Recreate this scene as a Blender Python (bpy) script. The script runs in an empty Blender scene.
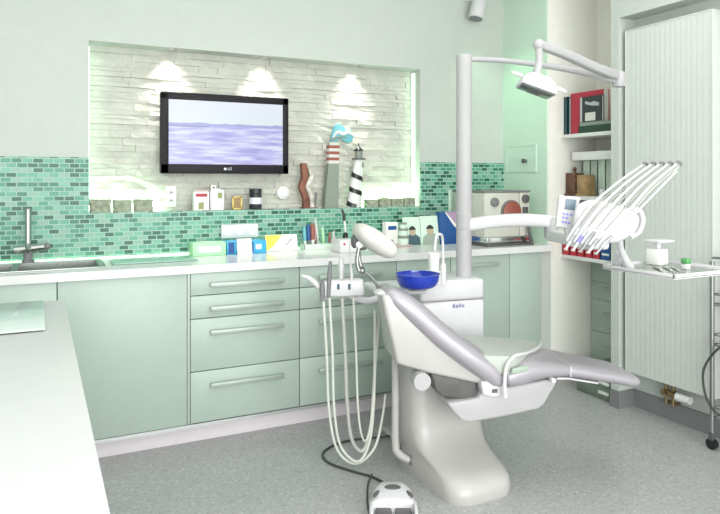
import bpy, bmesh, math, random
from mathutils import Vector, Matrix
random.seed(7)
PI = math.pi
scene = bpy.context.scene
COL = scene.collection

# ------------------------------------------------------------------ materials
def new_mat(name):
    m = bpy.data.materials.new(name); m.use_nodes = True
    nt = m.node_tree
    return m, nt, nt.nodes['Principled BSDF']

def mat(name, rgb, rough=0.5, metal=0.0, noise=0.0, scale=20.0, bump=0.0, bscale=60.0, spec=0.5, coat=0.0, trans=0.0, alpha=1.0):
    m, nt, b = new_mat(name)
    b.inputs['Roughness'].default_value = rough
    b.inputs['Metallic'].default_value = metal
    b.inputs['Specular IOR Level'].default_value = spec
    b.inputs['Coat Weight'].default_value = coat
    b.inputs['Transmission Weight'].default_value = trans
    b.inputs['Alpha'].default_value = alpha
    tc = nt.nodes.new('ShaderNodeTexCoord')
    n = nt.nodes.new('ShaderNodeTexNoise'); n.inputs['Scale'].default_value = scale
    n.inputs['Detail'].default_value = 3
    nt.links.new(tc.outputs['Object'], n.inputs['Vector'])
    r = nt.nodes.new('ShaderNodeValToRGB')
    k = max(noise, 0.012)
    r.color_ramp.elements[0].color = tuple(max(0, c * (1 - k)) for c in rgb) + (1,)
    r.color_ramp.elements[1].color = tuple(min(1, c * (1 + k)) for c in rgb) + (1,)
    r.color_ramp.elements[0].position = .35; r.color_ramp.elements[1].position = .65
    nt.links.new(n.outputs['Fac'], r.inputs['Fac'])
    nt.links.new(r.outputs['Color'], b.inputs['Base Color'])
    if bump > 0:
        n2 = nt.nodes.new('ShaderNodeTexNoise'); n2.inputs['Scale'].default_value = bscale
        nt.links.new(tc.outputs['Object'], n2.inputs['Vector'])
        bp = nt.nodes.new('ShaderNodeBump'); bp.inputs['Strength'].default_value = bump
        bp.inputs['Distance'].default_value = 0.01
        nt.links.new(n2.outputs['Fac'], bp.inputs['Height'])
        nt.links.new(bp.outputs['Normal'], b.inputs['Normal'])
    return m

def emit(name, rgb, s):
    m, nt, b = new_mat(name)
    b.inputs['Base Color'].default_value = rgb + (1,)
    b.inputs['Emission Color'].default_value = rgb + (1,)
    b.inputs['Emission Strength'].default_value = s
    return m

def nmath(nt, op, a, b=None, c=None):
    n = nt.nodes.new('ShaderNodeMath'); n.operation = op
    for i, v in enumerate((a, b, c)):
        if v is None: continue
        if isinstance(v, (int, float)): n.inputs[i].default_value = v
        else: nt.links.new(v, n.inputs[i])
    return n.outputs[0]

def ramp(nt, fac, stops, interp='LINEAR'):
    r = nt.nodes.new('ShaderNodeValToRGB'); r.color_ramp.interpolation = interp
    els = r.color_ramp.elements
    while len(els) < len(stops): els.new(0.5)
    for e, (p, c) in zip(els, stops):
        e.position = p; e.color = tuple(c) + (1,)
    nt.links.new(fac, r.inputs['Fac'])
    return r.outputs['Color']

def mosaic_mat():
    m, nt, b = new_mat('mosaic_tile')
    tc = nt.nodes.new('ShaderNodeTexCoord'); sp = nt.nodes.new('ShaderNodeSeparateXYZ')
    nt.links.new(tc.outputs['Object'], sp.inputs[0])
    W, Hh = 0.050, 0.0250
    row = nmath(nt, 'FLOOR', nmath(nt, 'DIVIDE', sp.outputs['Z'], Hh))
    fz = nmath(nt, 'FRACT', nmath(nt, 'DIVIDE', sp.outputs['Z'], Hh))
    off = nmath(nt, 'MULTIPLY', nmath(nt, 'MODULO', row, 2.0), 0.5)
    ux = nmath(nt, 'ADD', nmath(nt, 'DIVIDE', sp.outputs['X'], W), off)
    ix = nmath(nt, 'FLOOR', ux); fx = nmath(nt, 'FRACT', ux)
    cb = nt.nodes.new('ShaderNodeCombineXYZ')
    nt.links.new(ix, cb.inputs[0]); nt.links.new(row, cb.inputs[1])
    wn = nt.nodes.new('ShaderNodeTexWhiteNoise'); wn.noise_dimensions = '2D'
    nt.links.new(cb.outputs[0], wn.inputs['Vector'])
    col = ramp(nt, wn.outputs['Value'], [(0, (.010, .105, .068)), (.20, (.026, .18, .12)), (.36, (.060, .27, .185)), (.52, (.105, .345, .25)),
                                         (.70, (.165, .41, .31)), (.87, (.225, .40, .32))], 'CONSTANT')
    gx = nmath(nt, 'LESS_THAN', nmath(nt, 'MINIMUM', fx, nmath(nt, 'SUBTRACT', 1.0, fx)), 0.05)
    gz = nmath(nt, 'LESS_THAN', nmath(nt, 'MINIMUM', fz, nmath(nt, 'SUBTRACT', 1.0, fz)), 0.10)
    g = nmath(nt, 'MAXIMUM', gx, gz)
    mx = nt.nodes.new('ShaderNodeMix'); mx.data_type = 'RGBA'
    nt.links.new(g, mx.inputs['Factor']); nt.links.new(col, mx.inputs['A'])
    mx.inputs['B'].default_value = (.37, .53, .45, 1)
    nt.links.new(mx.outputs['Result'], b.inputs['Base Color'])
    rr = nmath(nt, 'ADD', nmath(nt, 'MULTIPLY', g, .3), .36)
    nt.links.new(rr, b.inputs['Roughness'])
    bp = nt.nodes.new('ShaderNodeBump'); bp.inputs['Strength'].default_value = .4; bp.inputs['Distance'].default_value = .002
    bp.invert = True
    nt.links.new(g, bp.inputs['Height']); nt.links.new(bp.outputs['Normal'], b.inputs['Normal'])
    return m

def floor_mat():
    m, nt, b = new_mat('speckled_vinyl')
    tc = nt.nodes.new('ShaderNodeTexCoord')
    v = nt.nodes.new('ShaderNodeTexVoronoi'); v.inputs['Scale'].default_value = 110
    nt.links.new(tc.outputs['Object'], v.inputs['Vector'])
    sx = nt.nodes.new('ShaderNodeSeparateColor'); nt.links.new(v.outputs['Color'], sx.inputs[0])
    c1 = ramp(nt, sx.outputs[0], [(0, (.33, .33, .33)), (.10, (.39, .39, .39)), (.5, (.42, .42, .42)), (.88, (.46, .46, .46)), (.96, (.52, .52, .52))], 'CONSTANT')
    n = nt.nodes.new('ShaderNodeTexNoise'); n.inputs['Scale'].default_value = 2.2; n.inputs['Detail'].default_value = 4
    nt.links.new(tc.outputs['Object'], n.inputs['Vector'])
    c2 = ramp(nt, n.outputs['Fac'], [(.3, (.94, .94, .94)), (.7, (1, 1, 1))])
    mx = nt.nodes.new('ShaderNodeMix'); mx.data_type = 'RGBA'; mx.blend_type = 'MULTIPLY'; mx.inputs['Factor'].default_value = 1
    nt.links.new(c1, mx.inputs['A']); nt.links.new(c2, mx.inputs['B'])
    nt.links.new(mx.outputs['Result'], b.inputs['Base Color'])
    b.inputs['Roughness'].default_value = .34
    return m

def screen_mat(x0, x1, z0, z1):
    m, nt, b = new_mat('television_picture')
    tc = nt.nodes.new('ShaderNodeTexCoord'); sp = nt.nodes.new('ShaderNodeSeparateXYZ')
    nt.links.new(tc.outputs['Object'], sp.inputs[0])
    u = nmath(nt, 'DIVIDE', nmath(nt, 'SUBTRACT', sp.outputs['X'], x0), x1 - x0)
    v = nmath(nt, 'DIVIDE', nmath(nt, 'SUBTRACT', sp.outputs['Z'], z0), z1 - z0)
    def noise2(sx, sy, detail=4):
        cb = nt.nodes.new('ShaderNodeCombineXYZ')
        nt.links.new(nmath(nt, 'MULTIPLY', u, sx), cb.inputs[0]); nt.links.new(nmath(nt, 'MULTIPLY', v, sy), cb.inputs[1])
        n = nt.nodes.new('ShaderNodeTexNoise'); n.inputs['Scale'].default_value = 1; n.inputs['Detail'].default_value = detail
        nt.links.new(cb.outputs[0], n.inputs['Vector']); return n.outputs['Fac']
    sky = ramp(nt, v, [(.62, (.80, .90, .93)), (1, (.86, .90, 1.0))])
    wave = noise2(3.5, 16)
    sea0 = ramp(nt, wave, [(.36, (.38, .38, .80)), (.50, (.56, .56, .93)), (.64, (.80, .84, .98))])
    ridge = nmath(nt, 'ADD', nmath(nt, 'MULTIPLY', noise2(6, 0.001), .09), .60)
    hill = nmath(nt, 'LESS_THAN', v, ridge)
    m1 = nt.nodes.new('ShaderNodeMix'); m1.data_type = 'RGBA'
    nt.links.new(hill, m1.inputs['Factor']); nt.links.new(sky, m1.inputs['A']); m1.inputs['B'].default_value = (.40, .42, .78, 1)
    seaf = nmath(nt, 'LESS_THAN', v, .60)
    m2 = nt.nodes.new('ShaderNodeMix'); m2.data_type = 'RGBA'
    nt.links.new(seaf, m2.inputs['Factor']); nt.links.new(m1.outputs['Result'], m2.inputs['A']); nt.links.new(sea0, m2.inputs['B'])
    spit = nmath(nt, 'MULTIPLY', nmath(nt, 'LESS_THAN', nmath(nt, 'ABSOLUTE', nmath(nt, 'SUBTRACT', v, .595)), .012), nmath(nt, 'LESS_THAN', u, .34))
    m3 = nt.nodes.new('ShaderNodeMix'); m3.data_type = 'RGBA'
    nt.links.new(spit, m3.inputs['Factor']); nt.links.new(m2.outputs['Result'], m3.inputs['A']); m3.inputs['B'].default_value = (.30, .30, .55, 1)
    b.inputs['Base Color'].default_value = (.02, .02, .03, 1); b.inputs['Roughness'].default_value = .25
    nt.links.new(m3.outputs['Result'], b.inputs['Emission Color'])
    b.inputs['Emission Strength'].default_value = SCREEN_E
    return m

SCREEN_E = 0.85
M = dict(
    wall=mat('wall_paint', (.515, .545, .51), .7, bump=.03, bscale=300),
    mint=mat('mint_glow_wall_paint', (.60, .76, .63), .7, bump=.03, bscale=300),  # wall paint with the corner's green glow mixed into its colour
    beige=mat('beige_wall_paint', (.84, .83, .77), .7, bump=.03, bscale=300),
    ceil=mat('ceiling_paint', (.85, .87, .85), .8),
    stone=mat('split_stone', (.52, .525, .465), .85, noise=.07, scale=9, bump=.35, bscale=60),
    cab=mat('mint_laminate', (.425, .52, .46), .38),
    cabgap=mat('cabinet_carcass', (.20, .27, .24), .6),
    white=mat('white_lacquer', (.74, .74, .735), .3, coat=.3),
    top=mat('white_worktop', (.74, .74, .735), .22, coat=.15),
    plinth=mat('pale_plinth', (.82, .76, .79), .45),
    alu=mat('brushed_aluminium', (.62, .63, .63), .35, metal=.7),
    satin=mat('satin_handle', (.40, .46, .42), .4, metal=.3),
    chrome=mat('chrome', (.75, .76, .76), .15, metal=1),
    steel=mat('stainless_steel', (.50, .52, .50), .25, metal=.95),
    darkgrey=mat('dark_grey_plastic', (.10, .10, .10), .5),
    midgrey=mat('mid_grey_plastic', (.20, .20, .205), .5),
    ctrlgrey=mat('control_grey', (.11, .105, .11), .5),
    rodchrome=mat('worn_chrome', (.33, .33, .325), .38, metal=.9),
    bellows=mat('grey_bellows', (.10, .098, .095), .5, noise=.1),
    black=mat('black_plastic', (.012, .012, .014), .3),
    tvblack=mat('gloss_black_bezel', (.010, .008, .012), .5, spec=.25),
    cable=mat('dark_cable', (.05, .06, .05), .5),
    hose=mat('pale_hose', (.62, .64, .58), .45),
    hosegrey=mat('grey_hose', (.45, .45, .42), .45),
    plastic=mat('white_plastic', (.66, .65, .665), .32, coat=.2),
    powder=mat('white_powder_coat', (.44, .43, .44), .5),
    islandtop=mat('white_counter_laminate', (.60, .60, .60), .4),
    shell=mat('white_shell', (.47, .455, .44), .35, coat=.2),
    silver=mat('silver_leatherette', (.40, .375, .41), .36, metal=.25, noise=.03, scale=200),
    pad=mat('pale_grey_upholstery', (.46, .48, .445), .5),
    ivory=mat('ivory_upholstery', (.64, .625, .59), .55),
    slot=mat('green_grey_recess', (.34, .42, .35), .5),
    blueglass=mat('blue_glass', (.008, .035, .40), .08, coat=.6),
    glassgreen=mat('frosted_green_glass', (.56, .66, .62), .12),
    boardgreen=mat('green_glass_board', (.30, .52, .42), .1),
    radiator=mat('radiator_enamel', (.58, .61, .575), .4),
    baseb=mat('dark_baseboard', (.20, .20, .205), .5),
    brass=mat('brass_valve', (.32, .24, .12), .35, metal=.8),
    rock=mat('grey_green_rock', (.30, .33, .25), .9, noise=.25, scale=40, bump=.8, bscale=50),
    red=mat('red_cover', (.52, .03, .05), .4),
    crimson=mat('crimson_cover', (.42, .02, .045), .45),
    teal=mat('dark_teal_cover', (.02, .07, .085), .45),
    dkgreen=mat('dark_green_cover', (.015, .05, .035), .45),
    blackcover=mat('black_cover', (.025, .03, .035), .4),
    greycover=mat('grey_cover', (.42, .44, .46), .5),
    page=mat('paper', (.82, .82, .78), .7),
    olive=mat('olive_print', (.30, .33, .14), .6),
    wooddark=mat('dark_brown_wood', (.12, .055, .03), .5, noise=.3, scale=18),
    woodtan=mat('tan_wood', (.34, .22, .10), .5, noise=.25, scale=18),
    woodred=mat('reddish_brown_wood', (.20, .075, .045), .6, noise=.3, scale=25),
    driftpale=mat('weathered_pale_wood', (.55, .52, .47), .8, noise=.3, scale=30),
    gold=mat('gold_paint', (.55, .42, .13), .35, metal=.5),
    lightgreen=mat('light_green_card', (.42, .80, .46), .5),
    blue=mat('bright_blue_card', (.05, .42, .72), .45),
    navy=mat('navy_blue_card', (.01, .08, .28), .4),
    mauve=mat('mauve_card', (.42, .28, .42), .45),
    yellow=mat('yellow_card', (.85, .80, .10), .5),
    palecard=mat('pale_green_card', (.68, .84, .72), .5),
    purple=mat('violet_ink', (.10, .07, .38), .5),
    lilac=mat('violet_ring', (.32, .28, .75), .4),
    skin=mat('printed_skin', (.50, .40, .28), .6),
    suit=mat('printed_suit', (.06, .12, .15), .6),
    hair=mat('printed_hair', (.03, .04, .03), .6),
    chim=mat('grey_green_paint', (.24, .28, .24), .6),
    bluesmoke=mat('blue_smoke_paint', (.16, .46, .52), .5),
    clave=mat('beige_enamel', (.60, .60, .53), .4),
    rust=mat('red_brown_disc', (.30, .085, .06), .4),
    lampglass=mat('lamp_reflector_glass', (.14, .15, .14), .1, metal=.6),
    green=mat('green_plastic', (.10, .34, .12), .5),
    crate=mat('dark_green_box', (.16, .21, .16), .5),
    screengrey=mat('grey_blue_display', (.14, .20, .26), .25),
    pink=mat('pink_grey_card', (.55, .42, .42), .6),
    pale_binder=mat('pale_green_binder', (.60, .72, .64), .5),
    opal=mat('lamp_diffuser', (.9, .9, .85), .4),
    whitelabel=mat('white_label', (.75, .76, .85), .5),
    led=emit('green_white_led', (.58, 1.0, .66), 75.0),
    jambglow=emit('added_jamb_glow', (.68, 1.0, .74), 3.2),
    downlight=emit('warm_downlight', (1.0, .93, .82), 25.0),
)
M['mosaic'] = mosaic_mat(); M['floor'] = floor_mat()

# ------------------------------------------------------------------ mesh builder (world coordinates)
def smooth_path(pts, n=8):
    P = [Vector(p) for p in pts]
    if len(P) < 3: return P
    out = []
    for i in range(len(P) - 1):
        p0 = P[i - 1] if i else P[0] * 2 - P[1]
        p1, p2 = P[i], P[i + 1]
        p3 = P[i + 2] if i + 2 < len(P) else P[-1] * 2 - P[-2]
        for k in range(n):
            t = k / n
            out.append(.5 * ((2 * p1) + (p2 - p0) * t + (2 * p0 - 5 * p1 + 4 * p2 - p3) * t * t + (3 * p1 - p0 - 3 * p2 + p3) * t ** 3))
    out.append(P[-1]); return out

class MB:
    def __init__(s): s.bm = bmesh.new()
    def _merge(s, bm2, mtx=None):
        if mtx is not None: bm2.transform(mtx)
        me = bpy.data.meshes.new('tmp'); bm2.to_mesh(me); bm2.free()
        s.bm.from_mesh(me); bpy.data.meshes.remove(me)
    def box(s, x0, x1, y0, y1, z0, z1, bev=0.0, seg=2, mtx=None):
        b = bmesh.new()
        bmesh.ops.create_cube(b, size=1)
        for v in b.verts:
            v.co = Vector((x0 + (v.co.x + .5) * (x1 - x0), y0 + (v.co.y + .5) * (y1 - y0), z0 + (v.co.z + .5) * (z1 - z0)))
        if bev > 0:
            bmesh.ops.bevel(b, geom=list(b.edges), offset=bev, segments=seg, profile=.5, affect='EDGES')
        s._merge(b, mtx); return s
    def loft(s, secs, cap=True, closed=False):
        b = bmesh.new()
        R = [[b.verts.new(p) for p in sec] for sec in secs]
        n = len(R[0])
        pairs = list(zip(R[:-1], R[1:])) + ([(R[-1], R[0])] if closed else [])
        for a, c in pairs:
            for i in range(n):
                j = (i + 1) % n
                b.faces.new((a[i], a[j], c[j], c[i]))
        if cap and not closed:
            b.faces.new(list(reversed(R[0]))); b.faces.new(R[-1])
        bmesh.ops.recalc_face_normals(b, faces=list(b.faces))
        s._merge(b); return s
    def tube(s, pts, r, seg=10, smooth=True, n=8):
        P = smooth_path(pts, n) if smooth else [Vector(p) for p in pts]
        m = len(P)
        if isinstance(r, (int, float)): rr = [r] * m
        else:
            rr = []
            for i in range(m):
                t = i / (m - 1) * (len(r) - 1); k = min(int(t), len(r) - 2)
                rr.append(r[k] + (r[k + 1] - r[k]) * (t - k))
        t0 = (P[1] - P[0]).normalized()
        up = Vector((0, 0, 1)) if abs(t0.z) < .9 else Vector((1, 0, 0))
        nrm = t0.cross(up).normalized()
        secs = []
        for i in range(m):
            t = (P[min(i + 1, m - 1)] - P[max(i - 1, 0)])
            t = t.normalized() if t.length > 1e-9 else t0
            nrm = (nrm - t * nrm.dot(t)).normalized(); bn = t.cross(nrm)
            secs.append([P[i] + (nrm * math.cos(a) + bn * math.sin(a)) * rr[i] for a in (2 * PI * k / seg for k in range(seg))])
        return s.loft(secs)
    def cyl(s, p0, p1, r0, r1=None, seg=20):
        return s.tube([p0, p1], [r0, r0 if r1 is None else r1], seg, smooth=False)
    def lathe(s, prof, loc=(0, 0, 0), seg=28, mtx=None):
        T = Matrix.Translation(Vector(loc)) @ (mtx or Matrix())
        secs = [[T @ Vector((max(r, 1e-4) * math.cos(a), max(r, 1e-4) * math.sin(a), z)) for a in (2 * PI * k / seg for k in range(seg))] for r, z in prof]
        return s.loft(secs)
    def prism(s, poly, f0, f1, bev=0.0, seg=2):
        """poly: list of 2-D points; f0, f1 map a 2-D point to the near and the far face"""
        b = bmesh.new()
        A = [b.verts.new(f0(p)) for p in poly]; B = [b.verts.new(f1(p)) for p in poly]
        n = len(A)
        b.faces.new(A); b.faces.new(list(reversed(B)))
        for i in range(n):
            j = (i + 1) % n
            b.faces.new((A[j], A[i], B[i], B[j]))
        bmesh.ops.recalc_face_normals(b, faces=list(b.faces))
        if bev > 0:
            es = [e for e in b.edges if len(e.link_faces) == 2 and e.calc_face_angle(0) > .5]
            bmesh.ops.bevel(b, geom=es, offset=bev, segments=seg, profile=.5, affect='EDGES')
        s._merge(b); return s
    def ball(s, c, r, mtx=None, seg=20):
        b = bmesh.new(); bmesh.ops.create_uvsphere(b, u_segments=seg, v_segments=max(8, seg // 2), radius=1)
        rx, ry, rz = (r, r, r) if isinstance(r, (int, float)) else r
        b.transform(Matrix.Translation(Vector(c)) @ (mtx or Matrix()) @ Matrix.Diagonal((rx, ry, rz, 1)))
        s._merge(b); return s
    def build(s, name, material, parent=None, angle=35, flat=False):
        me = bpy.data.meshes.new(name)
        if parent is not None:
            w = Matrix(); q = parent
            while q is not None:
                w = q.matrix_basis @ w; q = q.parent
            s.bm.transform(w.inverted())
        bmesh.ops.recalc_face_normals(s.bm, faces=list(s.bm.faces))
        s.bm.to_mesh(me); s.bm.free()
        if not flat:
            for p in me.polygons: p.use_smooth = True
            me.set_sharp_from_angle(angle=math.radians(angle))
        me.materials.append(material)
        o = bpy.data.objects.new(name, me); COL.objects.link(o)
        if parent is not None: o.parent = parent
        return o

def tag(o, label, cat, group=None):
    o['label'] = label; o['category'] = cat
    if group: o['group'] = group
    return o
def thing(name, label, cat, loc=(0, 0, 0), rz=0.0, group=None):
    o = bpy.data.objects.new(name, None); COL.objects.link(o)
    o.empty_display_size = .05
    o.location = loc; o.rotation_euler = (0, 0, rz)
    o.matrix_basis = Matrix.Translation(Vector(loc)) @ Matrix.Rotation(rz, 4, 'Z')
    return tag(o, label, cat, group)
def struct(o):
    o['kind'] = 'structure'; return o
def copy_tree(o, parent=None):
    c = o.copy(); COL.objects.link(c)
    if parent is not None: c.parent = parent
    for ch in list(o.children): copy_tree(ch, c)
    return c
def text_mesh(name, body, size, material, mtx, parent, depth=.0008):
    cu = bpy.data.curves.new('t', 'FONT'); cu.body = body; cu.size = size; cu.extrude = depth
    cu.align_x = 'CENTER'; cu.align_y = 'CENTER'
    ob = bpy.data.objects.new('t', cu); COL.objects.link(ob)
    bpy.context.view_layer.update()
    me = bpy.data.meshes.new_from_object(ob.evaluated_get(bpy.context.evaluated_depsgraph_get()))
    bpy.data.objects.remove(ob); bpy.data.curves.remove(cu)
    b = MB(); bm2 = bmesh.new(); bm2.from_mesh(me); bpy.data.meshes.remove(me)
    b._merge(bm2, mtx)
    return b.build(name, material, parent)
FACE_Y = Matrix.Rotation(PI / 2, 4, 'X')            # text lying in XY turned to face -Y

# ------------------------------------------------------------------ the room
YB = 3.83; XR = 3.05; CZ = 2.85
NX0, NX1, NZ0, NZ1, NYB = .247, 2.342, 1.157, 2.094, 3.965
struct(MB().box(-3, 3.9, -2.2, 4.1, -.12, 0).build('floor', M['floor'], flat=True))
struct(MB().box(-3, 3.9, -2.2, 4.1, CZ, CZ + .1).build('ceiling', M['ceil'], flat=True))
w = MB()
w.box(-3, NX0, YB, 4.1, 0, CZ).box(NX1, XR + .02, YB, 4.1, 0, CZ).box(NX0, NX1, YB, 4.1, 0, NZ0).box(NX0, NX1, YB, 4.1, NZ1, CZ).box(NX0, NX1, NYB, 4.1, NZ0, NZ1)
struct(w.build('wall_back', M['wall'], flat=True))
# mosaic splashback
t = MB()
t.box(-3, NX0, YB - .008, YB, .91, 1.458).box(NX0, NX1, YB - .008, YB, .91, NZ0).box(NX1, XR, YB - .008, YB, .91, 1.458)
struct(t.build('trim_1', M['mosaic'], flat=True))
# split-face stone lining of the niche
st = MB(); z = NZ0
while z < NZ1 - .001:
    h = min(random.uniform(.022, .042), NZ1 - z)
    if NZ1 - z - h < .012: h = NZ1 - z
    x = NX0
    while x < NX1 - .001:
        L = min(random.uniform(.10, .34), NX1 - x)
        if NX1 - x - L < .04: L = NX1 - x
        d = random.uniform(.010, .021)
        b = bmesh.new(); bmesh.ops.create_cube(b, size=1)
        for v in b.verts:
            v.co = Vector((x + .0006 + (v.co.x + .5) * (L - .0012), NYB - d + (v.co.y + .5) * d, z + .0006 + (v.co.z + .5) * (h - .0012)))
        bmesh.ops.subdivide_edges(b, edges=[e for e in b.edges if abs(e.verts[0].co.x - e.verts[1].co.x) > .02], cuts=3)
        for v in b.verts:
            if v.co.y < NYB - .001: v.co.y += random.uniform(-.004, .004)
        st._merge(b); x += L
    z += h
struct(st.build('trim_2', M['stone'], flat=True))
# right wall: corner pier, strip between alcove and radiator recess, lintel
r = MB()
r.box(XR, 3.9, 3.37, 4.1, 0, CZ)
struct(r.build('wall_right_corner', M['mint'], flat=True))  # green light on this corner is painted in
r = MB()
r.box(XR, 3.9, 2.766, 2.82, 0, CZ)
r.box(XR, 3.9, -2.2, 1.4, 0, CZ).box(XR, 3.9, 1.4, 2.766, 2.284, CZ).box(3.17, 3.9, 1.4, 2.766, 0, 2.284)
struct(r.build('wall_right', M['wall'], flat=True))
a = MB()
a.box(XR + .004, 3.49, 3.362, 3.37, 0, CZ).box(3.49, 3.60, 2.82, 3.37, 0, CZ).box(XR + .004, 3.49, 2.82, 2.828, 0, CZ)
struct(a.build('wall_alcove', M['beige'], flat=True))
struct(MB().box(-3.1, -3, -2.3, 4.1, 0, CZ).build('wall_left', M['wall'], flat=True))
rw = MB(); rw.box(-3, 3.9, -2.3, -2.2, 0, .3).box(-3, 3.9, -2.3, -2.2, 2.5, CZ).box(-3, -2.15, -2.3, -2.2, .3, 2.5).box(2.65, 3.9, -2.3, -2.2, .3, 2.5)  # opening sized to the added rear fill
struct(rw.build('wall_rear', M['wall'], flat=True))
bb = MB()
bb.box(3.156, 3.17, 1.4, 2.752, 0, .10).box(3.036, XR, 2.766, 2.82, 0, .10).box(3.036, 3.17, 2.752, 2.766, 0, .10)
struct(bb.build('baseboard_right', M['baseb'], flat=True))

# wall hatch in the corner, mint glow put into its colour
h_ = thing('wall_hatch', 'flush square access hatch in painted mint glow with a dark knob above the autoclave', 'hatch', (XR, 3.63, 1.39))
fr = MB()
for (y0, y1, z0, z1) in ((3.47, 3.79, 1.572, 1.584), (3.47, 3.79, 1.392, 1.402), (3.47, 3.48, 1.402, 1.572), (3.78, 3.79, 1.402, 1.572)):
    fr.box(XR - .006, XR, y0, y1, z0, z1)
fr.build('hatch_frame', M['mint'], h_)
MB().box(XR - .003, XR, 3.48, 3.78, 1.402, 1.572).build('hatch_door', M['mint'], h_)
MB().cyl((XR - .03, 3.575, 1.468), (XR - .003, 3.575, 1.468), .016, .012).build('knob', M['darkgrey'], h_)

# spotlight high on the back wall
sp = thing('wall_spotlight', 'small white spotlight on a bracket high on the back wall', 'spotlight', (2.74, YB, 2.55))
MB().box(2.70, 2.80, YB - .02, YB, 2.60, 2.70, .004).tube([(2.75, YB - .02, 2.65), (2.76, 3.76, 2.64), (2.76, 3.74, 2.60)], .012).build('bracket', M['plastic'], sp)
MB().lathe([(.001, .15), (.04, .15), (.05, .13), (.055, 0.0), (.048, -.004), (.001, -.004)], (2.735, 3.73, 2.465), 24, Matrix.Rotation(.25, 4, 'Y')).build('lamp_housing', M['plastic'], sp)
MB().lathe([(.001, 0), (.045, 0), (.045, -.006), (.001, -.006)], (2.735, 3.73, 2.462), 24, Matrix.Rotation(.25, 4, 'Y')).build('lens', M['midgrey'], sp)

# ------------------------------------------------------------------ niche: television, lights, ornaments
tv = thing('television', 'black flat-screen television showing a lilac seascape, hung in the stone niche', 'television', (1.015, 3.93, 1.37))
MB().box(.631, 1.403, 3.872, 3.918, 1.374, 1.845, .008).build('housing', M['tvblack'], tv)
b = MB(); X0, X1, Z0, Z1 = .631, 1.403, 1.374, 1.845
for q in ((X0, X1, Z0, Z0 + .055), (X0, X1, Z1 - .042, Z1), (X0, X0 + .043, Z0, Z1), (X1 - .036, X1, Z0, Z1)):
    b.box(q[0], q[1], 3.862, 3.874, q[2], q[3], .003)
bz = b.build('bezel', M['tvblack'], tv)
sm = screen_mat(X0 + .043, X1 - .036, Z0 + .055, Z1 - .042)
scr = MB().box(X0 + .043, X1 - .036, 3.869, 3.872, Z0 + .055, Z1 - .042).build('screen', sm, None, flat=True)
scr.parent = tv; scr.matrix_parent_inverse = tv.matrix_basis.inverted()
lg = text_mesh('logo', 'LG', .022, M['whitelabel'], Matrix.Translation((1.03, 3.861, 1.402)) @ FACE_Y, tv)
MB().cyl((1.003, 3.861, 1.402), (1.003, 3.863, 1.402), .008, seg=16).build('logo_disc', M['whitelabel'], tv)
MB().box(.85, 1.18, 3.915, 3.965, 1.50, 1.72).build('wall_bracket', M['darkgrey'], tv)

for x, lab in ((.69, 'leftmost recessed downlight in the niche soffit, left of the television'), (1.25, 'middle recessed downlight in the niche soffit, over the television'), (1.87, 'rightmost recessed downlight in the niche soffit, over the lighthouse')):
    d = thing('niche_downlight', lab, 'downlight', (x, 3.90, NZ1), 0, 'downlights in the niche soffit')
    MB().lathe([(.024, 0), (.036, 0), (.036, -.006), (.024, -.006)], (x, 3.89, NZ1), 24).build('trim_ring', M['chrome'], d)
    MB().lathe([(.001, -.001), (.024, -.001), (.024, -.004), (.001, -.004)], (x, 3.89, NZ1), 20).build('bulb', M['downlight'], d)
    L = bpy.data.lights.new('niche_spot', 'SPOT'); L.energy = 38; L.color = (1, .92, .84); L.spot_size = 1.5; L.spot_blend = 1.0; L.shadow_soft_size = .045
    lo = bpy.data.objects.new('niche_spot', L); COL.objects.link(lo); lo.location = (x, 3.888, NZ1 - .012)
    lo.rotation_euler = (math.radians(12), 0, 0)
for x0, x1, lab in ((.255, .62, 'glowing green-white light strip behind the stones at the left end of the niche'), (1.93, 2.335, 'glowing green-white light strip behind the stones at the right end of the niche')):
    e = MB().box(x0, x1, 3.921, 3.934, NZ0 + .028, NZ0 + .040).build('light_strip', M['led']); tag(e, lab, 'light strip', 'light strips in the niche')

tag(MB().box(-1.1, 2.56, 3.812, 3.8215, .9105, .918, .001).build('light_strip', emit('added_green_glow', (.50, 1.0, .60), 2.6)), 'long added pale green light strip along the back edge of the worktop', 'light strip')  # added strip, gives tiles and worktop a green glow

for x0, x1, lab in ((NX0 + .001, NX0 + .007, 'added upright green-white light strip on the left jamb of the stone niche'), (NX1 - .007, NX1 - .001, 'added upright green-white light strip on the right jamb of the stone niche')):
    tag(MB().box(x0, x1, 3.900, 3.930, NZ0 + .08, NZ1 - .02).build('light_strip', M['jambglow']), lab, 'light strip', 'light strips in the niche')  # added strips that brighten the niche sides

def rock(x0, x1, z1, lab, grp):
    b = bmesh.new(); bmesh.ops.create_cube(b, size=1); bmesh.ops.subdivide_edges(b, edges=list(b.edges), cuts=4, use_grid_fill=True)
    for v in b.verts:
        f = Vector((v.co.x, v.co.y, v.co.z))
        k = 1 - .12 * (abs(f.x * 2) ** 4 + abs(f.y * 2) ** 4) * .5
        v.co = Vector(((x0 + x1) / 2 + f.x * (x1 - x0) * k, 3.875 + f.y * .06 * k, NZ0 + (f.z + .5) * (z1 - NZ0)))
        if f.z > -.45: v.co += Vector((random.uniform(-.004, .004), random.uniform(-.004, .004), random.uniform(-.005, .004)))
    m = MB(); m._merge(b); tag(m.build('decor_stone', M['rock'], angle=60), lab, 'stone', grp)
for (x0, x1, z1, lab) in ((.250, .365, 1.228, 'leftmost of three rough grey stones at the left end of the niche'), (.372, .475, 1.224, 'middle one of three rough grey stones at the left end of the niche'),
                      (.480, .59, 1.226, 'rightmost of three rough grey stones at the left end of the niche')):
    rock(x0, x1, z1, lab, 'stones at the left end of the niche')
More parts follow.
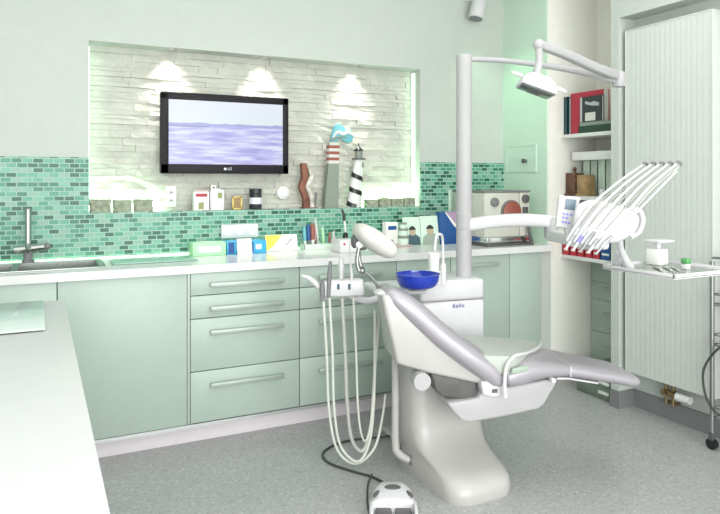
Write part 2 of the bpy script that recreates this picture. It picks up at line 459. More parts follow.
for (x0, x1, z1, lab) in ((1.94, 2.035, 1.206, 'first rough grey stone right of the lighthouse'), (2.04, 2.13, 1.214, 'second rough grey stone right of the lighthouse'),
                      (2.135, 2.22, 1.210, 'third rough grey stone right of the lighthouse'), (2.225, 2.322, 1.214, 'rough grey stone in the right corner of the niche')):
    rock(x0, x1, z1, lab, 'stones at the right end of the niche')

# sockets in the niche and on the splashback
s1 = thing('light_switch', 'tall white double switch plate on the stone below the television left corner', 'switch', (.70, 3.945, 1.24))
MB().box(.668, .73, 3.928, 3.946, 1.178, 1.302, .004).build('plate', M['white'], s1)
for zz in (1.215, 1.262):
    b = MB(); b.prism([(-.014, -.010), (0, .012), (.014, -.010), (0, -.002)], lambda p: Vector((.699 + p[0], 3.925, zz + p[1])), lambda p: Vector((.699 + p[0], 3.929, zz + p[1])))
    b.build('arrow_mark', M['midgrey'], s1)
s2 = thing('wall_socket', 'white octagonal socket on the stone right of the dark jar', 'socket', (1.32, 3.945, 1.24))
oc = [(.043 * math.cos(PI / 8 + k * PI / 4), .043 * math.sin(PI / 8 + k * PI / 4)) for k in range(8)]
MB().prism(oc, lambda p: Vector((1.392 + p[0], 3.926, 1.255 + p[1])), lambda p: Vector((1.392 + p[0], 3.947, 1.255 + p[1])), .003).build('plate', M['white'], s2)
MB().lathe([(.001, 0), (.022, 0), (.022, .004), (.017, .004), (.015, .001), (.001, .001)], (1.392, 3.926, 1.255), 24, Matrix.Rotation(PI / 2, 4, 'X')).build('socket_face', M['page'], s2)
s3 = thing('triple_socket', 'white triple power socket strip on the mosaic tiles above the green box', 'socket', (1.078, 3.82, 1.03))
MB().box(.966, 1.19, 3.806, 3.823, .992, 1.072, .004).build('plate', M['white'], s3)
for k in range(3):
    MB().lathe([(.001, 0), (.026, 0), (.026, .003), (.021, .003), (.019, .0005), (.001, .0005)], (1.005 + k * .073, 3.806, 1.032), 24, Matrix.Rotation(PI / 2, 4, 'X')).build('socket_face', M['page'], s3)

# ornaments on the niche ledge
zl = NZ0
k1 = thing('carton', 'small white carton with a red label on the niche ledge', 'carton', (.865, 3.88, zl))
MB().box(.815, .905, 3.850, 3.90, zl, 1.268, .002).build('box', M['white'], k1)
MB().box(.826, .892, 3.8485, 3.8505, 1.238, 1.256).build('red_label', M['crimson'], k1)
MB().box(.842, .872, 3.8485, 3.8505, 1.165, 1.205).build('picture', M['olive'], k1)
MB().box(.818, .905, 3.852, 3.898, 1.268, 1.278, .002).build('lid', M['pink'], k1)
k2 = thing('house_ornament', 'white house-shaped ornament with a small chimney beside the white carton', 'ornament', (.955, 3.88, zl))
MB().prism([(.912, zl), (.994, zl), (.994, 1.275), (.955, 1.287), (.912, 1.275)], lambda p: Vector((p[0], 3.852, p[1])), lambda p: Vector((p[0], 3.9, p[1])), .002).build('body', M['white'], k2)
MB().box(.918, .948, 3.86, 3.89, 1.27, 1.305, .002).build('chimney', M['white'], k2)
MB().box(.955, .982, 3.850, 3.8525, 1.228, 1.262).build('window', M['olive'], k2)
MB().cyl((.933, 3.858, 1.291), (.933, 3.861, 1.291), .006, seg=12).build('chimney_hole', M['darkgrey'], k2)
k3 = thing('picture_frame', 'tiny gold picture frame on the niche ledge left of the dark jar', 'picture frame', (1.075, 3.87, zl))
fb = MB()
for q in ((1.045, 1.106, zl, zl + .010), (1.045, 1.106, zl + .07, zl + .08), (1.045, 1.055, zl, zl + .08), (1.096, 1.106, zl, zl + .08)): fb.box(q[0], q[1], 3.856, 3.87, q[2], q[3], .002)
fb.build('frame', M['gold'], k3)
MB().box(1.053, 1.098, 3.862, 3.868, zl + .008, zl + .072).build('picture', M['woodtan'], k3)
k4 = thing('jar', 'dark jar with a white label band on the niche ledge', 'jar', (1.192, 3.87, zl))
MB().lathe([(.001, 0), (.036, 0), (.038, .004), (.038, .092), (.034, .097), (.001, .097)], (1.192, 3.87, zl)).build('body', M['blackcover'], k4)
MB().lathe([(.0385, .033), (.0392, .033), (.0392, .072), (.0385, .072)], (1.192, 3.87, zl)).build('label_band', M['whitelabel'], k4)
MB().lathe([(.001, .097), (.038, .097), (.038, .123), (.035, .126), (.001, .126)], (1.192, 3.87, zl)).build('lid', M['blackcover'], k4)

k5 = thing('wooden_sculpture', 'zigzag driftwood sculpture of brown and pale strips in the niche', 'sculpture', (1.53, 3.87, zl))
def strip(pts, wdt, y0, y1):
    poly = [(p[0], p[1]) for p in pts] + [(p[0] + wdt, p[1]) for p in reversed(pts)]
    return MB().prism(poly, lambda p: Vector((p[0], y0, p[1])), lambda p: Vector((p[0], y1, p[1])), .004)
strip([(1.498, zl), (1.500, zl + .06), (1.470, zl + .135), (1.492, zl + .20), (1.484, zl + .285)], .038, 3.845, 3.885).build('brown_strip', M['woodred'], k5)
strip([(1.545, zl), (1.543, zl + .06), (1.512, zl + .14), (1.542, zl + .205), (1.530, zl + .255)], .030, 3.85, 3.882).build('pale_strip', M['driftpale'], k5)
strip([(1.578, zl), (1.582, zl + .06), (1.586, zl + .10)], .012, 3.858, 3.875).build('twig', M['midgrey'], k5)
MB().box(1.49, 1.595, 3.85, 3.90, zl, zl + .006).build('base', M['woodred'], k5)

k6 = thing('smokestack_model', 'grey model smokestack with red and white bands and blue smoke', 'model', (1.692, 3.87, zl))
def frus(x0, x1, z0, hw0, hw1, z1, y=.022):
    return MB().loft([[Vector((x0 - hw0, 3.87 - y, z0)), Vector((x0 + hw0, 3.87 - y, z0)), Vector((x0 + hw0, 3.87 + y, z0)), Vector((x0 - hw0, 3.87 + y, z0))],
                      [Vector((x1 - hw1, 3.87 - y, z1)), Vector((x1 + hw1, 3.87 - y, z1)), Vector((x1 + hw1, 3.87 + y, z1)), Vector((x1 - hw1, 3.87 + y, z1))]])
frus(1.690, 1.706, zl, .048, .036, zl + .285).build('shaft', M['chim'], k6, flat=True)
zc = zl + .285
for i in range(6):
    frus(1.706 + i * .0006, 1.7066 + i * .0006, zc + i * .0195, .037, .036, zc + (i + 1) * .0195, .023).build('white_band' if i % 2 == 0 else 'red_band', M['ivory'] if i % 2 == 0 else M['rust'], k6, flat=True)
zc += 6 * .0195
MB().box(1.678, 1.742, 3.848, 3.892, zc, zc + .02).build('rim', M['clave'], k6)
sm1 = [(1.690, zc + .02), (1.735, zc + .02), (1.742, zc + .045), (1.775, zc + .035), (1.815, zc + .015), (1.845, zc + .03), (1.853, zc + .07), (1.838, zc + .095), (1.80, zc + .10), (1.785, zc + .125), (1.745, zc + .145), (1.715, zc + .125), (1.700, zc + .08)]
MB().prism(sm1, lambda p: Vector((p[0], 3.86, p[1])), lambda p: Vector((p[0], 3.882, p[1])), .004).build('smoke', M['bluesmoke'], k6)
MB().tube([(1.705, 3.859, zc + .05), (1.735, 3.858, zc + .085), (1.775, 3.858, zc + .075), (1.81, 3.858, zc + .085), (1.845, 3.859, zc + .07)], [.005, .010, .011, .009, .005]).build('white_swirl', M['white'], k6)
MB().tube([(1.695, 3.859, zc + .03), (1.720, 3.858, zc + .048), (1.765, 3.858, zc + .052), (1.80, 3.859, zc + .055)], [.009, .008, .006, .003]).build('dark_swirl', M['chim'], k6)

k7 = thing('lighthouse_model', 'white model lighthouse with black spiral stripes and black lantern', 'model', (1.86, 3.87, zl))
TH = .312
def tower(t): return Vector((1.858 + .036 * t, 3.868, zl + TH * t)), .052 - .020 * t
MB().loft([[tower(t)[0] + Vector((math.cos(a), math.sin(a) * .7, 0)) * tower(t)[1] for a in (2 * PI * k / 24 for k in range(24))] for t in (0, .25, .5, .75, 1)]).build('tower', M['white'], k7)
sec = []
for i in range(70):
    f = i / 69; t = .02 + f * .88; ang = -PI * .5 - 2 * PI * 2.9 * f
    row = []
    for (dr, dz) in ((.0, -.015), (.003, -.015), (.003, .015), (.0, .015)):
        tt = min(1, max(0, t + dz / TH)); c, rr = tower(tt)
        row.append(c + Vector((math.cos(ang), math.sin(ang) * .7, 0)) * (rr + dr))
    sec.append(row)
MB().loft(sec).build('spiral_stripe', M['black'], k7)
zt = zl + TH; cx = 1.894
MB().lathe([(.001, 0), (.046, 0), (.046, .010), (.001, .010)], (cx, 3.868, zt)).build('gallery', M['darkgrey'], k7)
MB().lathe([(.001, .010), (.027, .010), (.027, .060), (.001, .060)], (cx, 3.868, zt), 8).build('lantern_room', M['chim'], k7)
MB().lathe([(.034, .058), (.030, .066), (.008, .085), (.003, .090), (.003, .112), (.001, .112)], (cx, 3.868, zt), 16).build('roof', M['black'], k7)

# ------------------------------------------------------------------ base cabinets and worktop
YF = 3.31; ZT = .87
def handle(x0, x1, z, parent, y=YF):
    b = MB()
    b.box(x0, x1, y - .034, y - .024, z - .012, z + .012, .003)
    for xx in (x0 + .03, x1 - .03): b.box(xx - .006, xx + .006, y - .026, y, z - .005, z + .005)
    return b.build('handle', M['satin'], parent)
def cabinet(x0, x1, label, drawers=None, hnd=None, alu=False):
    c = thing('base_cabinet', label, 'cabinet', ((x0 + x1) / 2, YF + .02, .10), 0, 'mint base cabinets under the worktop')
    MB().box(x0, x1, YF + .02, YB - .012, .10, .70 if x1 < .69 else ZT).build('body', M['cabgap'], c, flat=True)
    g = .0022
    if drawers:
        for z0, z1, hz in drawers:
            d = MB().box(x0 + g, x1 - g, YF, YF + .0195, z0 + g, z1 - g, .0015).build('drawer', M['cab'], c)
            xc = (x0 + x1) / 2; handle(xc - .195, xc + .195, hz, d)
    else:
        d = MB().box(x0 + g, x1 - (g if not alu else .016), YF, YF + .0195, .113, ZT - g, .0015).build('door', M['cab'], c)
        if hnd: handle(hnd[0], hnd[1], .812, d)
        if alu: MB().box(x1 - .013, x1 - .001, YF + .001, YF + .019, .113, ZT - g).build('edge_profile', M['satin'], c)
    MB().box(x0, x1, YF + .002, YF + .03, .092, .110).build('bottom_rail', M['alu'], c)
    return c
DR = [(.113, .372, .300), (.372, .637, .566), (.637, .754, .686), (.754, .868, .806)]
cabinet(-1.12, -.525, 'mint base cabinet left of the sink cabinet, mostly behind the white counter')
cabinet(-.525, .078, 'mint sink cabinet door behind the corner of the white counter')
cabinet(.078, .682, 'wide handleless mint cabinet door left of the drawer cabinets', alu=True)
cabinet(.682, 1.265, 'mint cabinet of four drawers next to the wide door', DR)
cabinet(1.265, 1.865, 'mint cabinet of four drawers behind the hanging suction hoses', DR)
cabinet(1.865, 2.24, 'narrow mint cabinet behind the white spittoon unit')
cabinet(2.24, 2.689, 'mint cabinet door with a short bar handle right of the white pole', hnd=(2.35, 2.585))
c6 = cabinet(2.689, 2.95, 'narrow handleless mint cabinet at the right end of the worktop')
MB().box(2.952, XR - .001, YF + .022, YF + .045, .0, ZT).build('filler_panel', M['wall'], c6)
struct(MB().box(-1.12, 2.95, YF + .065, YF + .09, 0, .10).build('trim_3', M['plinth'], flat=True))
wt = MB(); SX0, SX1, SY0, SY1 = -.50, .27, 3.42, 3.72   # sink cut-out
wt.box(-1.12, SX0, 3.288, YB - .009, ZT, .91).box(SX1, XR - .001, 3.288, YB - .009, ZT, .91)
wt.box(SX0, SX1, 3.288, SY0, ZT, .91).box(SX0, SX1, SY1, YB - .009, ZT, .91)
tag(wt.build('worktop', M['top'], flat=True), 'long white worktop over the mint cabinets along the mosaic splashback', 'worktop')

sk = thing('sink', 'stainless double sink let into the white worktop at the left', 'sink', (-.1, 3.57, .91))
b = MB()
b.box(SX0 - .03, SX1 + .03, SY0 - .025, SY0, .9105, .916, .002).box(SX0 - .03, SX1 + .03, SY1, SY1 + .025, .9105, .916, .002)
b.box(SX0 - .03, SX0, SY0, SY1, .9105, .916, .002).box(SX1, SX1 + .03, SY0, SY1, .9105, .916, .002).box(-.115, -.085, SY0, SY1, .9105, .916)
b.build('rim', M['steel'], sk)
for x0, x1 in ((SX0 + .001, -.112), (-.088, SX1 - .001)):
    b = MB(); y0, y1 = SY0 + .001, SY1 - .001
    b.box(x0, x0 + .003, y0, y1, .74, .915).box(x1 - .003, x1, y0, y1, .74, .915).box(x0, x1, y0, y0 + .003, .74, .915).box(x0, x1, y1 - .003, y1, .74, .915).box(x0, x1, y0, y1, .738, .742)
    b.build('basin', M['steel'], sk)
    MB().lathe([(.001, 0), (.035, 0), (.035, .003), (.001, .003)], ((x0 + x1) / 2, 3.57, .742), 20).build('drain', M['darkgrey'], sk)
fc = thing('faucet', 'tall chrome mixer faucet with a long elbow lever behind the sink', 'faucet', (-.046, 3.735, .91))
MB().lathe([(.001, 0), (.030, 0), (.030, .010), (.022, .016), (.021, .055), (.001, .055)], (-.046, 3.735, .9165)).build('base', M['midgrey'], fc)
MB().cyl((-.046, 3.735, .97), (-.046, 3.735, 1.18), .015).ball((-.046, 3.735, 1.18), .015).build('riser', M['steel'], fc)
MB().tube([(-.11, 3.735, .982), (-.046, 3.735, .985), (.03, 3.73, .992)], [.018, .022, .018]).build('lever', M['steel'], fc)
MB().tube([(-.046, 3.735, .99), (-.046, 3.64, 1.01), (-.046, 3.57, .99)], [.014, .013, .012]).build('spout', M['steel'], fc)
MB().ball((.042, 3.73, .995), .017).build('lever_knob', M['midgrey'], fc)
gb = thing('glass_board', 'green-tinted glass board lying on the worktop left of the light green box', 'board', (.55, 3.55, .91))
MB().box(.335, .755, 3.47, 3.66, .9115, .919, .002).build('glass', M['boardgreen'], gb)
ft = MB()
for x in (.36, .73):
    for y in (3.49, 3.64): ft.cyl((x, y, .91), (x, y, .912), .008, seg=12)
ft.build('rubber_feet', M['midgrey'], gb)

# the white splash panel at the corner, coloured with the mint glow
tag(MB().box(2.565, XR - .002, YB - .018, YB - .0085, .912, 1.266, .002).build('splash_panel', M['mint']), 'plain white wall panel in painted mint glow behind the autoclave', 'panel')

# ------------------------------------------------------------------ things on the worktop
wz = .91
g1 = thing('carton', 'light green carton on the worktop below the triple socket', 'carton', (.86, 3.71, wz))
MB().box(.768, .955, 3.66, 3.76, wz, .985, .003).build('carton', M['lightgreen'], g1)
MB().box(.80, .925, 3.658, 3.6605, .93, .965).build('label', M['palecard'], g1)
MB().prism([(.05 * math.cos(a), .022 * math.sin(a)) for a in (2 * PI * k / 20 for k in range(20))], lambda p: Vector((.86 + p[0], 3.71 + p[1], .9855)), lambda p: Vector((.86 + p[0], 3.71 + p[1], .9875))).build('opening', M['palecard'], g1)
for x0, x1, lab in ((.962, 1.065, 'blue carton between the light green carton and the white notice'), (1.075, 1.195, 'blue carton between the white notice and the yellow folder')):
    g = thing('blue_carton', lab, 'carton', ((x0 + x1) / 2, 3.70, wz), 0, 'blue cartons on the worktop')
    MB().box(x0, x1, 3.665, 3.755, wz, .985, .003).build('carton', M['blue'], g)
    MB().box(x0 + .008, x0 + .042, 3.663, 3.6655, wz + .006, .98).build('dark_stripe', M['navy'], g)
    MB().box(x0 + .055, x0 + .09, 3.663, 3.6655, .935, .965).build('pale_patch', M['palecard'], g)
n1 = thing('notice_card', 'white printed notice card standing before the blue cartons', 'notice', (1.06, 3.63, wz))
T1 = Matrix.Translation((1.058, 3.635, wz)) @ Matrix.Rotation(-.22, 4, 'X')
MB().box(-.043, .043, -.0015, .0015, 0, .093, mtx=T1).build('card', M['page'], n1)
ln = MB()
for k in range(5): ln.box(-.032, .030 - .008 * (k % 2), -.0025, -.0014, .016 + k * .014, .019 + k * .014, mtx=T1)
ln.build('print_lines', M['greycover'], n1)
MB().box(-.03, .03, 0, .045, 0, .003, mtx=Matrix.Translation((1.058, 3.635, wz))).build('foot', M['page'], n1)
f1 = thing('folder', 'white folder with a yellow corner and a grey pen print leaning on the tiles', 'folder', (1.30, 3.72, wz))
T2 = Matrix.Translation((1.21, 3.715, wz + .001)) @ Matrix.Rotation(-.30, 4, 'X')
MB().box(0, .20, -.004, .004, 0, .10, .001, mtx=T2).build('cover', M['page'], f1)
MB().prism([(.002, .002), (.002, .098), (.105, .098), (.045, .03)], lambda p: T2 @ Vector((p[0], -.0055, p[1])), lambda p: T2 @ Vector((p[0], -.0042, p[1]))).build('yellow_corner', M['yellow'], f1)
MB().prism([(.122, .035), (.165, .078), (.172, .073), (.13, .030)], lambda p: T2 @ Vector((p[0], -.0055, p[1])), lambda p: T2 @ Vector((p[0], -.0042, p[1]))).build('pen_print', M['greycover'], f1)

def stick(name, label, cat, p0, p1, r, m1, m2, grp):
    o = thing(name, label, cat, p0, 0, grp); p0 = Vector(p0); p1 = Vector(p1); q = p0.lerp(p1, .35)
    MB().tube([p0, q], [r * .6, r * .8], 10, smooth=False).build('shaft', m2, o)
    MB().tube([q, q.lerp(p1, .5), p1], [r, r * 1.15, r * .7], 10, smooth=False).build('handle', m1, o)
    return o
rk = thing('tool_rack', 'low clear rack holding upright brushes on the worktop', 'rack', (1.55, 3.72, wz))
MB().box(1.44, 1.69, 3.69, 3.76, wz, wz + .006, .002).build('base', M['palecard'], rk)
b = MB()
for q in ((1.44, 1.69, 3.69, 3.694), (1.44, 1.69, 3.756, 3.76), (1.44, 1.444, 3.69, 3.76), (1.686, 1.69, 3.69, 3.76)): b.box(q[0], q[1], q[2], q[3], wz + .006, wz + .035)
b.build('rail', M['palecard'], rk)
GR = 'brushes and tools in the rack'
stick('brush', 'brush with a teal handle at the left of the rack', 'brush', (1.462, 3.725, wz + .007), (1.455, 3.73, 1.055), .010, M['bluesmoke'], M['page'], GR)
stick('brush', 'brush with a navy handle in the rack', 'brush', (1.486, 3.725, wz + .007), (1.482, 3.73, 1.065), .012, M['navy'], M['midgrey'], GR)
stick('brush', 'brush with a red handle beside the navy one', 'brush', (1.512, 3.725, wz + .007), (1.508, 3.73, 1.07), .014, M['rust'], M['page'], GR)
stick('brush', 'slim brush with a pink handle in the rack', 'brush', (1.534, 3.74, wz + .007), (1.527, 3.745, 1.05), .010, M['pink'], M['woodred'], GR)
stick('brush', 'tall cream brush leaning in the rack', 'brush', (1.552, 3.725, wz + .007), (1.530, 3.735, 1.10), .007, M['ivory'], M['ivory'], GR)
stick('brush', 'light green brush right of the cream brush', 'brush', (1.585, 3.725, wz + .007), (1.578, 3.735, 1.045), .009, M['lightgreen'], M['lightgreen'], GR)
stick('brush', 'short brown brush near the right end of the rack', 'brush', (1.622, 3.725, wz + .007), (1.627, 3.735, 1.01), .007, M['rust'], M['woodtan'], GR)
stick('brush', 'short cream brush at the right end of the rack', 'brush', (1.655, 3.725, wz + .007), (1.652, 3.735, 1.015), .009, M['ivory'], M['ivory'], GR)
w1 = thing('dispenser_box', 'white dispenser box with a red dot behind the suction holder', 'box', (1.66, 3.56, wz))
MB().box(1.575, 1.70, 3.46, 3.60, wz, .985, .006).build('casing', M['white'], w1)
MB().cyl((1.60, 3.457, .962), (1.60, 3.461, .962), .007, seg=14).build('red_button', M['red'], w1)
w2 = thing('applicator_bottle', 'slim black and white applicator bottle before the mosaic tiles', 'bottle', (1.72, 3.70, wz))
MB().lathe([(.001, 0), (.032, 0), (.034, .01), (.034, .035), (.018, .055), (.001, .055)], (1.72, 3.70, wz)).build('body', M['black'], w2)
MB().lathe([(.001, .055), (.013, .055), (.017, .07), (.015, .09), (.008, .1), (.001, .1)], (1.72, 3.70, wz)).build('collar', M['black'], w2)
MB().tube([(1.72, 3.70, wz + .1), (1.715, 3.70, wz + .15), (1.712, 3.70, wz + .175)], [.006, .007, .007]).build('stem', M['page'], w2)
MB().tube([(1.712, 3.70, wz + .172), (1.708, 3.70, wz + .21), (1.695, 3.70, wz + .245)], [.009, .010, .006]).build('tip', M['black'], w2)

p1_ = thing('carton', 'white carton with a blue label on the pink tray', 'carton', (2.03, 3.68, wz + .012))
MB().box(1.985, 2.072, 3.655, 3.71, wz + .0125, 1.065, .002).build('carton', M['page'], p1_)
MB().box(1.998, 2.058, 3.653, 3.6555, 1.018, 1.042).build('blue_label', M['navy'], p1_)
MB().box(2.0, 2.035, 3.653, 3.6555, .935, .955).build('green_print', M['chim'], p1_)
tag(MB().box(1.98, 2.145, 3.60, 3.72, wz, wz + .012, .003).build('tray', M['pink']), 'low pink tray under the white carton and the stacked jars', 'tray')
zz = wz + .0125
for k, (rr, hh, lab) in enumerate(((.034, .058, 'widest green-lidded jar at the bottom of the stack of three on the pink tray'), (.031, .045, 'middle green-lidded jar of the stack of three on the pink tray'), (.022, .036, 'small jar on top of the stack of three on the pink tray'))):
    j = thing('jar', lab, 'jar', (2.10, 3.64, zz), 0, 'jars stacked on the pink tray')
    MB().lathe([(.001, 0), (rr, 0), (rr, hh * .68), (.001, hh * .68)], (2.103, 3.645, zz), 20).build('body', M['palecard'], j)
    MB().lathe([(.001, hh * .68), (rr * 1.05, hh * .68), (rr * 1.05, hh), (.001, hh)], (2.103, 3.645, zz), 20).build('lid', M['chim'], j)
    zz += hh + .0005
def leaflet(x0, x1, zt_, lab, suit, tilt=-.16):
    o = thing('portrait_card', lab, 'card', ((x0 + x1) / 2, 3.66, wz), 0, 'portrait cards on the worktop')
    wd = x1 - x0; T = Matrix.Translation((x0, 3.655, wz + .001)) @ Matrix.Rotation(tilt, 4, 'X'); hgt = zt_ - wz
    MB().box(0, wd, -.002, .002, 0, hgt, mtx=T).build('card', M['palecard'], o)
    def pr_(poly, name, m, y=-.0035):
        MB().prism(poly, lambda p: T @ Vector((p[0] * wd, y, p[1] * hgt)), lambda p: T @ Vector((p[0] * wd, -.002, p[1] * hgt))).build(name, m, o)
    pr_([(.04, .01), (.97, .01), (.94, .28), (.68, .40), (.38, .40), (.10, .28)], 'printed_suit', suit)
    pr_([(.52 + .19 * math.cos(a), .50 + .165 * math.sin(a)) for a in (2 * PI * k / 18 for k in range(18))], 'printed_face', M['skin'], -.0045)
    pr_([(.52 + .205 * math.cos(a), .575 + (.11 if math.sin(a) > 0 else .0) * math.sin(a) + .03 * abs(math.cos(a)) * -1) for a in (PI * k / 10 for k in range(11))], 'printed_hair', M['hair'], -.0055)
    return o
leaflet(2.118, 2.245, 1.095, 'pale green card with a portrait in a dark suit', M['suit'])
leaflet(2.249, 2.385, 1.10, 'pale green card with a dark-haired portrait in a light top, next to the blue binder', M['slot'])
bi = thing('binder', 'navy blue binder with a mauve corner standing behind the white pole', 'binder', (2.46, 3.66, wz))
T3 = Matrix.Translation((2.388, 3.64, wz)) @ Matrix.Rotation(-.06, 4, 'X')
MB().box(0, .15, 0, .05, 0, .215, .002, mtx=T3).build('cover', M['navy'], bi)
MB().prism([(.045, .214), (.15, .214), (.15, .10)], lambda p: T3 @ Vector((p[0], -.0018, p[1])), lambda p: T3 @ Vector((p[0], .0005, p[1]))).build('mauve_corner', M['mauve'], bi)
MB().prism([(.036, .214), (.047, .214), (.15, .102), (.15, .085), (.11, .115)], lambda p: T3 @ Vector((p[0], -.0016, p[1])), lambda p: T3 @ Vector((p[0], .0004, p[1]))).build('white_diagonal', M['page'], bi)

# autoclave
ac = thing('autoclave', 'beige tabletop autoclave with round dials on a chrome base, end of the worktop', 'autoclave', (2.74, 3.6, wz))
MB().box(2.575, 2.86, 3.42, 3.78, wz + .055, 1.255, .008).build('body', M['clave'], ac)
MB().box(2.865, 2.945, 3.42, 3.78, wz + .055, 1.255, .008).build('control_column', M['clave'], ac)
MB().box(2.57, 2.95, 3.415, 3.785, 1.255, 1.267, .002).build('top_cover', M['midgrey'], ac)
MB().box(2.585, 2.93, 3.405, 3.78, wz + .012, wz + .055, .004).build('base', M['chrome'], ac)
MB().box(2.56, 2.94, 3.37, 3.79, wz, wz + .012, .003).build('tray', M['darkgrey'], ac)
RY = Matrix.Rotation(PI / 2, 4, 'X')
MB().lathe([(.001, 0), (.030, 0), (.030, .014), (.022, .018), (.001, .018)], (2.652, 3.42, 1.192), 24, RY).build('small_dial', M['midgrey'], ac)
MB().lathe([(.001, 0), (.072, 0), (.072, .022), (.060, .030), (.001, .030)], (2.785, 3.42, 1.125), 32, RY).build('round_door', M['rust'], ac)
MB().lathe([(.072, 0), (.080, 0), (.080, .014), (.072, .014)], (2.785, 3.42, 1.125), 32, RY).build('door_ring', M['midgrey'], ac)
MB().lathe([(.001, 0), (.028, 0), (.028, .016), (.020, .02), (.001, .02)], (2.906, 3.42, 1.212), 20, RY).build('pressure_gauge', M['darkgrey'], ac)
MB().box(2.884, 2.93, 3.412, 3.421, 1.115, 1.158, .003).build('switch', M['darkgrey'], ac)
MB().tube([(2.905, 3.415, 1.08), (2.905, 3.39, 1.05), (2.91, 3.375, .97), (2.925, 3.38, .93)], [.008, .009, .011, .014]).build('drain_lever', M['darkgrey'], ac)

# ------------------------------------------------------------------ alcove: shelves, books, boxes
ZS1, ZS2, ZS3 = 1.640, 1.230, .836
for zt_, lab in ((ZS1, 'top white shelf in the alcove, under the red book'), (ZS2, 'middle white shelf in the alcove, under the wooden mills'), (ZS3, 'lowest white shelf in the alcove, under the red manuals')):
    tag(MB().box(3.165, 3.489, 2.829, 3.361, zt_ - .024, zt_, .001).build('wall_shelf', M['white']), lab, 'shelf', 'shelves in the alcove')
def book(x0, x1, y0, y1, z0, z1, cover, label, spine='x', grp='books on the top alcove shelf', name='book', band=None):
    """upright or lying book: covers, spine towards -x or front cover towards -x, and a page block"""
    o = thing(name, label, 'book', ((x0 + x1) / 2, (y0 + y1) / 2, z0), 0, grp); t = .004
    b = MB()
    if spine == 'x':          # spine faces the room, thickness along y
        b.box(x0, x1, y0, y0 + t, z0, z1).box(x0, x1, y1 - t, y1, z0, z1).box(x0, x0 + t, y0, y1, z0, z1)
        b.build('cover', cover, o); MB().box(x0 + t, x1 - .004, y0 + t, y1 - t, z0 + .004, z1 - .004).build('pages', M['page'], o)
    elif spine == 'flat':     # lying, thickness along z
        b.box(x0, x1, y0, y1, z0, z0 + t).box(x0, x1, y0, y1, z1 - t, z1).box(x0, x0 + t, y0, y1, z0, z1)
        b.build('cover', cover, o); MB().box(x0 + t, x1 - .004, y0 + .004, y1 - .004, z0 + t, z1 - t).build('pages', M['page'], o)
    else:                     # front cover faces the room, thickness along x
        b.box(x0, x0 + t, y0, y1, z0, z1).box(x1 - t, x1, y0, y1, z0, z1).box(x0, x1, y1 - t, y1, z0, z1)
        b.build('cover', cover, o); MB().box(x0 + t, x1 - t, y0 + .004, y1 - t, z0 + .004, z1 - .004).build('pages', M['page'], o)
    return o
zb = ZS1 + .0005
book(3.19, 3.40, 3.326, 3.361, zb, zb + .255, M['teal'], 'dark teal binder at the left end of the top alcove shelf', name='binder')
book(3.20, 3.38, 3.302, 3.323, zb, zb + .245, M['greycover'], 'thin grey book between the teal binder and the red book')
rb = book(3.192, 3.245, 3.018, 3.298, zb, zb + .27, M['crimson'], 'large crimson book facing out on the top alcove shelf', 'front')
book(3.168, 3.1885, 2.835, 3.205, zb, zb + .045, M['dkgreen'], 'long dark green book lying at the bottom before the crimson book', 'front')
book(3.169, 3.1880, 2.835, 3.200, zb + .0455, zb + .068, M['chim'], 'thin grey-green book lying on the long dark green book', 'front')
bk = book(3.168, 3.1885, 3.007, 3.19, zb + .0685, zb + .232, M['blackcover'], 'black picture book leaning upright before the crimson book', 'front')
MB().box(3.1665, 3.1685, 3.060, 3.145, zb + .075, zb + .128).build('cover_picture', M['ivory'], bk)
MB().prism([(3.03, zb + .165), (3.03, zb + .185), (3.075, zb + .198), (3.10, zb + .19), (3.145, zb + .205), (3.145, zb + .185), (3.09, zb + .170)], lambda p: Vector((3.1665, p[0], p[1])), lambda p: Vector((3.1685, p[0], p[1]))).build('title_print', M['greycover'], bk)
MB().box(3.1665, 3.1685, 3.172, 3.189, zb + .07, zb + .231).build('spine_strip', M['greycover'], bk)

zb = ZS2 + .0005
def mill(y, w, h, m, label, knob):
    o = thing('wooden_mill', label, 'mill', (3.25, y, zb), 0, 'wooden mills on the middle alcove shelf')
    MB().box(3.20, 3.20 + w, y - w / 2, y + w / 2, zb, zb + h, .004).build('body', m, o)
    MB().box(3.194, 3.206 + w, y - w / 2 - .006, y + w / 2 + .006, zb, zb + .014, .002).build('base', m, o)
    if knob:
        MB().lathe([(.001, 0), (.012, 0), (.008, .012), (.014, .026), (.008, .04), (.001, .042)], (3.20 + w / 2, y, zb + h), 16).build('knob', M['wooddark'], o)
mill(3.312, .086, .152, M['wooddark'], 'dark brown wooden mill with a knob on the middle alcove shelf', True)
mill(3.212, .082, .138, M['woodtan'], 'tan wooden mill right of the dark brown one', False)
PB = ['leftmost of the pale green binders on the middle alcove shelf', 'second pale green binder from the left on the middle alcove shelf', 'third pale green binder from the left on the middle alcove shelf', 'fourth pale green binder from the left on the middle alcove shelf', 'fifth pale green binder from the left on the middle alcove shelf', 'sixth pale green binder from the left on the middle alcove shelf', 'rightmost of the pale green binders on the middle alcove shelf']
for i in range(7):
    y1 = 3.318 - i * .066
    book(3.32, 3.48, y1 - .0655, y1, zb, zb + .235, M['pale_binder'] if i % 2 else M['palecard'], PB[i], 'x', 'pale binders on the middle alcove shelf', 'binder')
tag(MB().box(3.22, 3.48, 2.845, 3.318, zb + .236, zb + .292, .003).build('flat_box', M['white']), 'long white flat box lying on top of the pale green binders', 'box')
fg = thing('figurine', 'small gold figurine at the right of the middle alcove shelf', 'figurine', (3.23, 2.915, zb))
MB().lathe([(.001, 0), (.024, 0), (.022, .010), (.010, .02), (.016, .05), (.018, .065), (.008, .08), (.001, .08)], (3.22, 2.925, zb), 16).build('body', M['gold'], fg)
MB().ball((3.22, 2.925, zb + .094), .015).build('head', M['wooddark'], fg)
